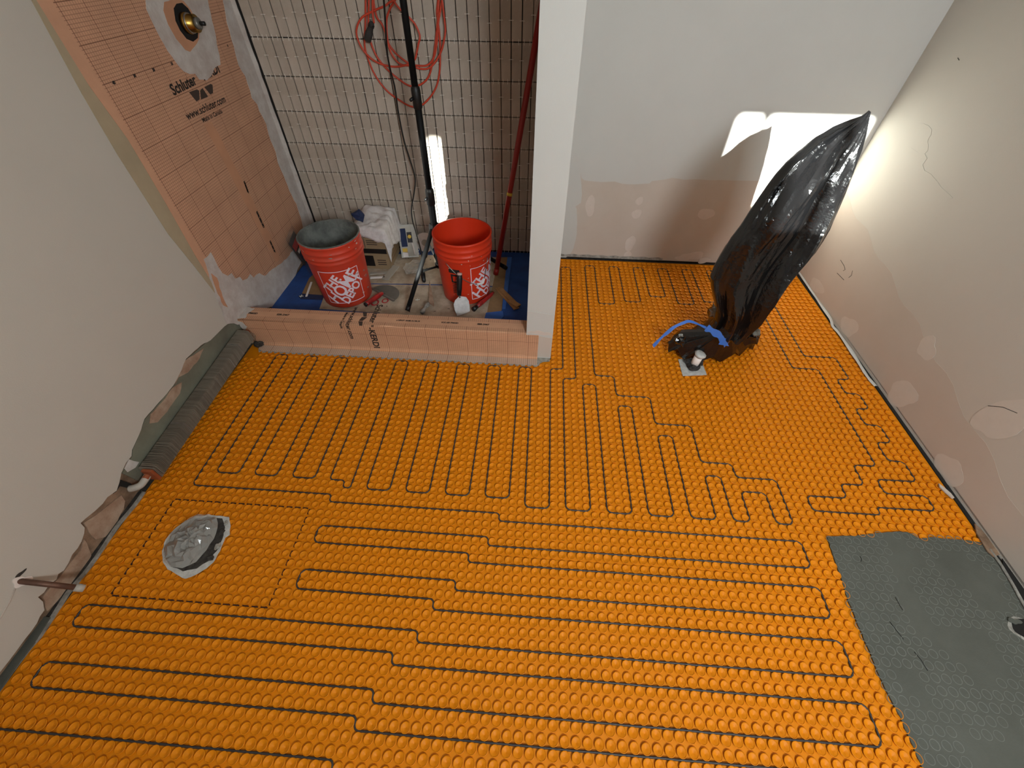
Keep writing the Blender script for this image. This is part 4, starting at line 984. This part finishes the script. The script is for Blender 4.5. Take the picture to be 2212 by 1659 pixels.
# round bladed trowel with red handle in front of the left bucket
rt = hand_tool('round_trowel', 'grey half-round trowel with red handle lying in front of the left bucket', 'trowel', F(830, 645, ZS))
zt = ZS + 0.010
e1, e2 = F(806, 622, zt), F(852, 648, zt)
ux = (e2-e1); Lx = np.linalg.norm(ux); ux /= Lx; uy = np.array([-ux[1], ux[0], 0])
half = [(-0.02, -0.006)] + [(Lx*(0.5 - 0.5*math.cos(a)), 0.085*math.sin(a)) for a in np.linspace(0.0, math.pi, 20)] + [(Lx + 0.01, -0.006)]
link('blade', plate_mesh('blade', [half], lambda a, b, h: tuple(e1 + ux*a + uy*b + np.array([0,0,h - 0.002])), 0.0016), 'dullsteel', rt)
obox('blade_bar', (e1+e2)/2 + uy*(-0.006), ux*Lx*0.52, uy*0.007, (0,0,0.0035), 'steel', rt, 0.001)
h1, h2 = F(826, 633, zt + 0.008), F(791, 657, zt + 0.012)
tube('tang', [F(830, 634, zt), h1], 0.005, 'steel', rt, 8)
tube('handle', smooth_path([h1, h1 + (h2-h1)*0.25, h1 + (h2-h1)*0.6, h2], 5), [0.009 + 0.005*math.sin(min(1, i/10)*math.pi*0.7) for i in range(16)], 'plasticred', rt, 12)
tube('end_cap', [h2, h2 + (h2-h1)*0.06], 0.0125, 'black', rt, 12)
# margin trowel with mortar leaning on the orange bucket
mt_ = hand_tool('pointing_trowel', 'black handled trowel with whitish blade leaning on the orange bucket front', 'trowel', F(1000, 678, ZS))
dirc = np.array([math.cos(thr - 0.16), math.sin(thr - 0.16), 0])
tipP = F(1001, 678, ZS + 0.004)
b0 = np.array([cR[0], cR[1], 0]) + dirc*0.190 + np.array([-0.012, 0, ZS + 0.10])
bl_ = [(-0.006, 1.0), (0.006, 1.0), (0.036, 0.86), (0.046, 0.6), (0.044, 0.35), (0.040, 0.02), (0.02, -0.01), (-0.02, 0.0), (-0.038, 0.02), (-0.044, 0.4), (-0.042, 0.7), (-0.03, 0.88)]
bu = b0 - tipP; bs = np.cross(bu, [0, 0, 1.0]); bs /= np.linalg.norm(bs); bn = np.cross(bs, bu); bn /= np.linalg.norm(bn)
if bn[2] < 0: bn = -bn
link('blade', plate_mesh('blade', [bl_], lambda a, b, h: tuple(tipP + bs*a + bu*b + bn*h), 0.002), 'rag', mt_)
hn0 = b0 + np.array([0, 0, 0.012]) + dirc*0.004; hn1 = np.array([cR[0], cR[1], 0]) + dirc*0.162 + np.array([-0.004, 0, ZS + 0.222])
tube('tang', [b0 - bu*0.05 + bn*0.003, hn0], 0.005, 'dullsteel', mt_, 8)
tube('handle', [hn0, hn0 + (hn1-hn0)*0.3, hn0 + (hn1-hn0)*0.8, hn1], [0.011, 0.014, 0.015, 0.012], 'black', mt_, 14)
tube('handle_splash', [hn0 + (hn1-hn0)*0.93, hn1 + (hn1-hn0)*0.03], 0.0128, 'splash', mt_, 12)
# mortar-caked putty knife
kn = hand_tool('putty_knife', 'mortar-caked putty knife standing on the board between tripod leg and orange bucket', 'knife', F(925, 668, ZS))
k1, k2 = F(911, 676, ZS + 0.016), F(926, 655, ZS + 0.022)
tube('handle', smooth_path([k1, (k1+k2)/2 + np.array([0,0,0.004]), k2], 5), [0.010 + 0.003*math.sin(i) for i in range(11)], 'thinsetlight', kn, 10)
kt = F(928, 606, ZS + 0.004); kb1, kb2 = F(938, 662, ZS + 0.018), F(926, 655, ZS + 0.02)
link('blade', plate_mesh('blade', [[(0, 0), (1, 0), (1, 1), (0, 1)]], lambda a, b, h: tuple((kb1*(1-a) + kb2*a)*(1-b) + (F(938, 655, ZS + .002)*(1-a) + kt*a)*b + np.array([0, 0, h])), 0.0015), 'tornlight', kn)
# red handled tool beside the orange bucket
rk = hand_tool('utility_knife', 'dark red utility knife lying right of the orange bucket', 'knife', F(1050, 650, ZS))
r1, r2 = F(1028, 664, ZS + 0.014), F(1066, 632, ZS + 0.016)
tube('handle', [r1, r1 + (r2-r1)*0.3, r1 + (r2-r1)*0.85, r2], [0.011, 0.013, 0.011, 0.007], 'plasticred', rk, 12)
tube('black_tip', [r1 - (r2-r1)*0.14, r1 + (r2-r1)*0.05], [0.014, 0.012], 'black', rk, 12)

# ================================================================== fin-tube heater along the left wall
ht = thing('baseboard_heater', 'bare fin-tube baseboard heater element along the foot of the left wall', 'heater', (-2.395, 0.45, 0.05))
NF = 150; ya, yb = 0.075, 0.825
def hz(y): return (y - ya)/(yb - ya)*0.036
fx0, fx1, fz0, fz1 = -2.4295, -2.363, 0.024, 0.088
def fin_mesh(k):
    r = random.Random(k); j = lambda: r.uniform(-.0012, .0012)
    prof = [(fx0 + j(), fz0 + 0.004), (fx0 + j(), fz1 - 0.010), (fx0 + 0.006, fz1 - 0.003 + j()), (fx0 + 0.012, fz1 + j()), (fx1 - 0.004, fz1 + j()), (fx1 + j(), fz1 - 0.006), (fx1 + j(), fz0 + 0.006), (fx1 - 0.006, fz0)]
    bend = r.uniform(-.0035, .0035) if k > 6 else r.uniform(-.0006, .0006)
    V_ = [(x + 2.396, bend*((z-fz0)/(fz1-fz0))**2 + d, z) for d in (0, 0.0007) for x, z in prof]; n = len(prof)
    F_ = [tuple(range(n)), tuple(range(2*n-1, n-1, -1))] + [(i, (i+1) % n, (i+1) % n + n, i + n) for i in range(n)]
    me = finish(mesh('fin', V_, F_)); me.materials.append(MATS['finbright' if k == 9 else 'fin']); return me
fms = [fin_mesh(k) for k in range(10)]
for i in range(NF):
    y = ya + (yb - ya)*i/(NF-1); far = i > NF*0.72
    me = fms[9] if i in (1, 40, 41, 88, 112, 129, 130) else fms[(7 + i % 2) if (far and i % 7 < 4) else i % 7]
    f = bpy.data.objects.new('fin', me); COL.objects.link(f); f.location = (-2.396, y + rnd.uniform(-.0008,.0008), hz(y)); f.rotation_euler = (0, 0, rnd.uniform(-.02,.02)*(2.5 if far else 1)); f.parent = ht; f.matrix_parent_inverse = Matrix.Translation(-Vector(ht.location))
box('core_block', fx0 + 0.026, fx1 - 0.002, ya - 0.016, ya - 0.005, fz0 + 0.004, fz1 - 0.002, 'copper', ht)
tube('copper_tube', [(-2.396, ya - 0.03, 0.056), (-2.396, yb + 0.03, 0.056 + 0.036)], 0.011, 'copper', ht, 12)
e0 = PX(300, 1045, -2.40); e1_ = PX(258, 1058, XL - 0.01)
tube('elbow_pipe', smooth_path([(-2.398, ya - 0.004, 0.056), (-2.398, ya - 0.03, 0.053), (-2.402, ya - 0.052, 0.050), (-2.418, ya - 0.064, 0.049), (XL - 0.004, ya - 0.068, 0.048)], 6), 0.0125, 'pipewhite', ht, 12)
crumple('mortar_lump', (-2.375, 0.848, 0.012), 0.024, 0.018, 0.014, 'gap', 12, None, None, ht, 3, 0.5)
crumple('mortar_lump', (-2.388, 0.848, 0.06), 0.02, 0.014, 0.022, 'tornpaper', 13, None, None, ht, 3, 0.5)

# copper stub-out through the left wall
s0 = PX(48, 1256, XL + 0.004); s1 = PX(182, 1271, -2.335)
cpz = thing('copper_stub', 'aged copper pipe stub with white end cap sticking out of the left wall', 'pipe', tuple(s0))
dS = np.array([s1[0] - s0[0], 0.004, s0[2]*0 - 0.004]); dS = s1 - s0
tube('pipe', [s0 - dS*0.12, s0 + dS*0.9], 0.0080, 'agedcopper', cpz, 14)
tube('end_cap', [s0 + dS*0.84, s0 + dS*0.92, s0 + dS*1.0], [0.0112, 0.0116, 0.0105], 'pipewhite', cpz, 14)
plate('caulk_blot', blob(s0[1], s0[2], 0.017, 0.02, 33, amp=0.5), onx(XL + 0.0004), 0.003, 'pvc', cpz)
plate('dark_crack', blob(s0[1] + 0.012, s0[2] + 0.018, 0.016, 0.005, 34, amp=0.6), onx(XL + 0.0004), 0.0015, 'gap', cpz)
tube('caulk_tail', [(XL + 0.0006, *p) for p in pxX([(32,1272),(20,1300),(0,1335),(-30,1380)], XL)], 0.0022, 'bare', cpz, 6)

# ================================================================== toilet flange hole with plastic
tz = F(424, 1180, 0.0)
tf_ = thing('toilet_hole', 'floor drain hole ringed with grey tape and stuffed with clear plastic', 'drain', (tz[0], tz[1], 0))
outl = pxZ([(352,1215),(350,1190),(358,1165),(375,1145),(400,1125),(430,1112),(460,1113),(495,1117),(498,1135),(496,1155),(486,1162),(475,1190),(460,1215),(445,1228),(425,1240),(400,1250),(380,1240),(362,1230)], 0.003)
plate('tape_ring', jag(outl, 0.0015, 0.012, 71), onz(0.0012), 0.0022, 'ducttape', tf_)
inn = pxZ([(356,1205),(354,1185),(366,1160),(385,1140),(415,1122),(450,1117),(480,1120),(486,1140),(480,1165),(468,1190),(450,1212),(425,1228),(395,1234),(368,1222)], 0.004)
plate('hole_mouth', jag(inn, 0.002, 0.012, 72), onz(0.0016), 0.003, 'gap', tf_)
for i, (px, py, rx, ry) in enumerate([(478,1150,0.012,0.016),(470,1180,0.012,0.02),(455,1205,0.016,0.012),(362,1190,0.01,0.016),(488,1130,0.008,0.012)]):
    p = F(px, py, 0.006); crumple('mortar_crumb', (p[0], p[1], 0.006), rx*0.8, ry*0.8, 0.005, ('gap', 'thinsetlight', 'gap')[i % 3], 60+i, None, None, tf_, 2, 0.8)
# the plastic film: a crumpled dome of facets
N = 26; V_, F_ = [], []
ctr = F(422, 1172, 0.004); pl_out = pxZ([(354,1212),(358,1180),(372,1155),(398,1128),(430,1112),(455,1113),(470,1120),(472,1140),(462,1165),(448,1190),(425,1215),(395,1228),(370,1226)], 0.006)
M_ = 40
ang = []
from bisect import bisect
def out_at(t):
    n = len(pl_out); s = t*n; i = int(s) % n; fkk = s - int(s); a, b = np.array(pl_out[i]), np.array(pl_out[(i+1) % n]); return a + (b-a)*fkk
N, M_ = 9, 26; jr = random.Random(14)
for i in range(N):
    rr = i/(N-1)
    for j in range(M_):
        o2 = out_at((j + (jr.uniform(-.35, .35) if 0 < i < N-1 else 0))/M_); q2 = min(1, rr + (jr.uniform(-.04, .04) if 0 < i < N-1 else 0)); p2 = ctr[:2] + (o2 - ctr[:2])*q2
        z = 0.008 + 0.026*(1-rr**2.0) + (jr.uniform(-.012, .014)*(1 - rr*0.6) if i else 0) + 0.012*(1 - abs(noise.noise(Vector((p2[0]*30 + p2[1]*14, p2[1]*14, 3))))*2)*(1-rr*.5)
        V_.append((p2[0], p2[1], max(0.007, z)))
for i in range(N-1):
    for j in range(M_): F_.append((i*M_+j, i*M_+(j+1) % M_, (i+1)*M_+(j+1) % M_, (i+1)*M_+j))
link('plastic_film', mesh('plastic_film', V_, F_), 'haze', tf_)

# ================================================================== pipe stub and bagged fixture by the bath
pb_ = F(1497, 797, 0.002)
ps = thing('pipe_stub', 'white pipe stub with torn black rubber and duct tape on the orange floor', 'pipe', (pb_[0], pb_[1], 0))
plate('tape_square', jag(pxZ([(1465,776),(1512,772),(1527,810),(1475,812)], 0.003), 0.001, 0.012, 91), onz(0.0018), 0.0016, 'ducttape', ps)
pc0 = np.array([*F(1497, 792, 0.003)[:2], 0.003])
lathe('rubber_collar', [(0.031, 0.0), (0.033, 0.008), (0.030, 0.018), (0.025, 0.026), (0.0215, 0.016), (0.022, 0.0)], 'rubber', ps, 24, tuple(pc0))
for k, a in enumerate((2.6, 0.3, 4.2)):
    crumple('rubber_flap', tuple(pc0 + np.array([0.03*math.cos(a), 0.03*math.sin(a), 0.018])), 0.016, 0.013, 0.016, 'rubber', 30+k, None, None, ps, 2, 0.7)
pt = np.array([*PY(1518, 762, pc0[1] + 0.010)[[0, 1, 2]]])
tube('pipe', [pc0 + np.array([0, 0, 0.006]), pc0 + np.array([0.006, 0.0, 0.078])], 0.0195, 'pvc', ps, 20)
tube('torn_collar', [pc0 + np.array([0.006, 0.0, 0.070]), pc0 + np.array([0.008, 0.0, 0.086]), pc0 + np.array([0.010, 0.0, 0.092])], [0.021, 0.029, 0.021], 'ducttape', ps, 9)

# the bag: lofted from its silhouette on an upright plane through the stub
lev = [((1878,239),(1879,241)),((1862,251),(1874,262)),((1835,262),(1868,290)),((1800,278),(1860,318)),((1760,302),(1850,345)),((1728,328),(1842,372)),((1700,352),(1833,396)),((1675,380),(1824,420)),((1655,406),(1814,444)),((1636,432),(1804,468)),((1618,458),(1795,492)),((1600,486),(1780,518)),((1580,512),(1762,545)),((1562,542),(1742,568)),((1546,570),(1722,592)),((1534,598),(1700,620)),((1536,622),(1676,648)),((1542,648),(1652,680)),((1548,672),(1630,702)),((1545,690),(1612,722)),((1538,702),(1598,736))]
yb0, yb1 = pc0[1] + 0.035, 1.00
bag = thing('bagged_fixture', 'tall fixture wrapped in a shiny black plastic bag tied at its foot', 'bag', (pc0[0] + 0.05, yb0, 0.0))
K = 91; rows_ = []
sub = []
for i in range(len(lev)-1):
    for s in range(4):
        t = s/4; sub.append((np.array(lev[i][0])*(1-t) + np.array(lev[i+1][0])*t, np.array(lev[i][1])*(1-t) + np.array(lev[i+1][1])*t))
sub.append((np.array(lev[-1][0], float), np.array(lev[-1][1], float)))
V_, F_ = [], []
n_ = len(sub); NFOLD = 13
fr_ = random.Random(5); ph_ = [(fr_.uniform(0, 6.28), fr_.uniform(0.6, 2.0), fr_.uniform(0, 6.28), fr_.uniform(1.5, 4.5)) for _ in range(NFOLD)]
for i, (l_, r_) in enumerate(sub):
    t = i/(n_-1); Yp = yb1*(1-t) + yb0*t
    A, B = PY(*l_, Yp), PY(*r_, Yp); c = (A+B)/2; ax = (B-A)/2; hw = np.linalg.norm(ax)
    dp = min(0.62*hw + 0.006, 0.085)
    th = []; rr_ = []
    for k in range(NFOLD):
        p0, w0, p1, w1 = ph_[k]
        th.append(2*math.pi*(k + 0.34*math.sin(p0 + w0*3*t))/NFOLD); rr_.append((1.02 if k % 2 else 0.46) + 0.26*math.sin(p1 + w1*2.2*t))
    for j in range(K):
        a = 2*math.pi*j/K
        kk = [(a - th[k]) % (2*math.pi) for k in range(NFOLD)]; k0 = int(np.argmin(kk)); k1 = (k0+1) % NFOLD
        span = (th[k1] - th[k0]) % (2*math.pi); q_ = kk[k0]/max(span, 1e-6)
        r_f = rr_[k0]*(1-q_) + rr_[k1]*q_
        ca, sa = math.cos(a), math.sin(a)
        fine = 0.07*noise.noise(Vector((ca*3.3 + t*2, sa*3.3, t*9))) + 0.10*(1 - 2*abs(noise.noise(Vector((ca*5 - t*3, sa*5, t*5)))))
        q = c + ax*ca*(1.0 if abs(ca) > 0.93 else 1.0 + 0.3*fine) + np.array([0, dp*sa*(r_f + fine), 0]) + np.array([0, 0, 0.010*noise.noise(Vector((ca*3, sa*3, t*7)))*min(1, hw*12)])
        V_.append(q)
    if i:
        for j in range(K): F_.append(((i-1)*K+j, (i-1)*K+(j+1) % K, i*K+(j+1) % K, i*K+j))
me = finish(mesh('bag_body', V_, F_)); link('bag_body', me, 'bag', bag, False)
# gathered skirt below the tie
neckc = (PY(*lev[-1][0], yb0) + PY(*lev[-1][1], yb0))/2
skirt = pxZ([(1440,738),(1448,752),(1475,765),(1505,772),(1540,776),(1580,770),(1612,752),(1634,742),(1637,720),(1642,695),(1634,682),(1610,690),(1580,690),(1550,672),(1532,660),(1530,690),(1500,708),(1468,716)], 0.05)
V_, F_ = [], []; n_ = len(skirt)*4; NR = 12
def sk(t):
    s = t*len(skirt); i = int(s) % len(skirt); q = s - int(s); a, b = np.array(skirt[i]), np.array(skirt[(i+1) % len(skirt)]); return a + (b-a)*q
for i in range(NR):
    rr = i/(NR-1)
    for j in range(n_):
        o2 = sk(j/n_); p2 = neckc[:2]*(1-rr) + o2*rr
        zt_ = neckc[2]*(1-rr)**0.7*0.86 + 0.012 + 0.05*rr*(0.55 + 0.75*noise.noise(Vector((j*0.45, 2, 1))))+ 0.022*rr*math.sin(j*1.3)
        off = 0.034*(1-rr); d = o2 - neckc[:2]; d /= np.linalg.norm(d)
        V_.append((p2[0] + d[0]*off*(1-rr), p2[1] + d[1]*off*(1-rr), max(0.006, zt_)))
for i in range(NR-1):
    for j in range(n_): F_.append((i*n_+j, i*n_+(j+1) % n_, (i+1)*n_+(j+1) % n_, (i+1)*n_+j))
o = link('bag_skirt', mesh('bag_skirt', V_, F_), 'bag', bag, False)
for i, (px, py, rx, rz_, m) in enumerate([(1618,728,0.045,0.042,'bag'),(1545,672,0.022,0.03,'bagin'),(1630,715,0.022,0.024,'bagin'),(1470,735,0.03,0.025,'bag')]):
    p = PY(px, py, yb0 + (0.05 if i in (0,1,2) else -0.02)); crumple('bag_fold', (p[0], p[1], max(p[2], 0.03)), rx, 0.03, rz_, m, 45+i, None, None, bag, 2, 0.8)
# blue tape tie
tk = thing('blue_tape', 'bright blue masking tape tied around the neck of the black bag', 'tape', tuple(neckc))
def ribbon3(name, pts3, w_, m, par, wdir):
    P = smooth_path(pts3, 5); V_, F_ = [], []
    for i, p in enumerate(P):
        V_ += [p - np.array(wdir)*w_/2*(0.8 + 0.2*math.sin(i)), p + np.array(wdir)*w_/2*(0.8 + 0.2*math.cos(i*.7))]
        if i: F_.append((2*i-2, 2*i-1, 2*i+1, 2*i))
    o = link(name, mesh(name, V_, F_), m, par); md = o.modifiers.new('thick', 'SOLIDIFY'); md.thickness = 0.0012; return o
Yt = yb0 - 0.055
ribbon3('tape_tail', [PY(1411,748, Yt - 0.07), PY(1430,728, Yt - 0.06), PY(1455,708, Yt - 0.05), PY(1478,696, Yt - 0.035), PY(1498,696, Yt - 0.02), PY(1515,704, Yt - 0.005), PY(1530,710, Yt)], 0.018, 'brightblue', tk, (-0.55, 0.35, 0.72))
ribbon3('tape_wrap', [PY(1526,708, Yt - .004), PY(1538,714, Yt - .012), PY(1552,724, Yt - .014), PY(1562,735, Yt - .012), PY(1570,744, Yt - .006)], 0.036, 'brightblue', tk, (0.35, 0.1, 0.93))
A, B, C_ = PY(1562,724, Yt - .012), PY(1552,744, Yt - .02), PY(1575,748, Yt - .014)
link('tape_flag', mesh('tape_flag', [A, B, C_], [(0, 1, 2)]), 'brightblue', tk)

for nm, grp in (('tile_offcut', 'tile offcuts on the shower floor'), ('kraft_paper', 'kraft paper pieces on the shower floor'), ('tile_spacer_cross', 'loose tile spacers on the shower floor')):
    for o in bpy.data.objects:
        if o.parent is None and o.name.split('.')[0] == nm: o['group'] = grp
for o in (bL, bR): o['group'] = 'buckets in the shower'
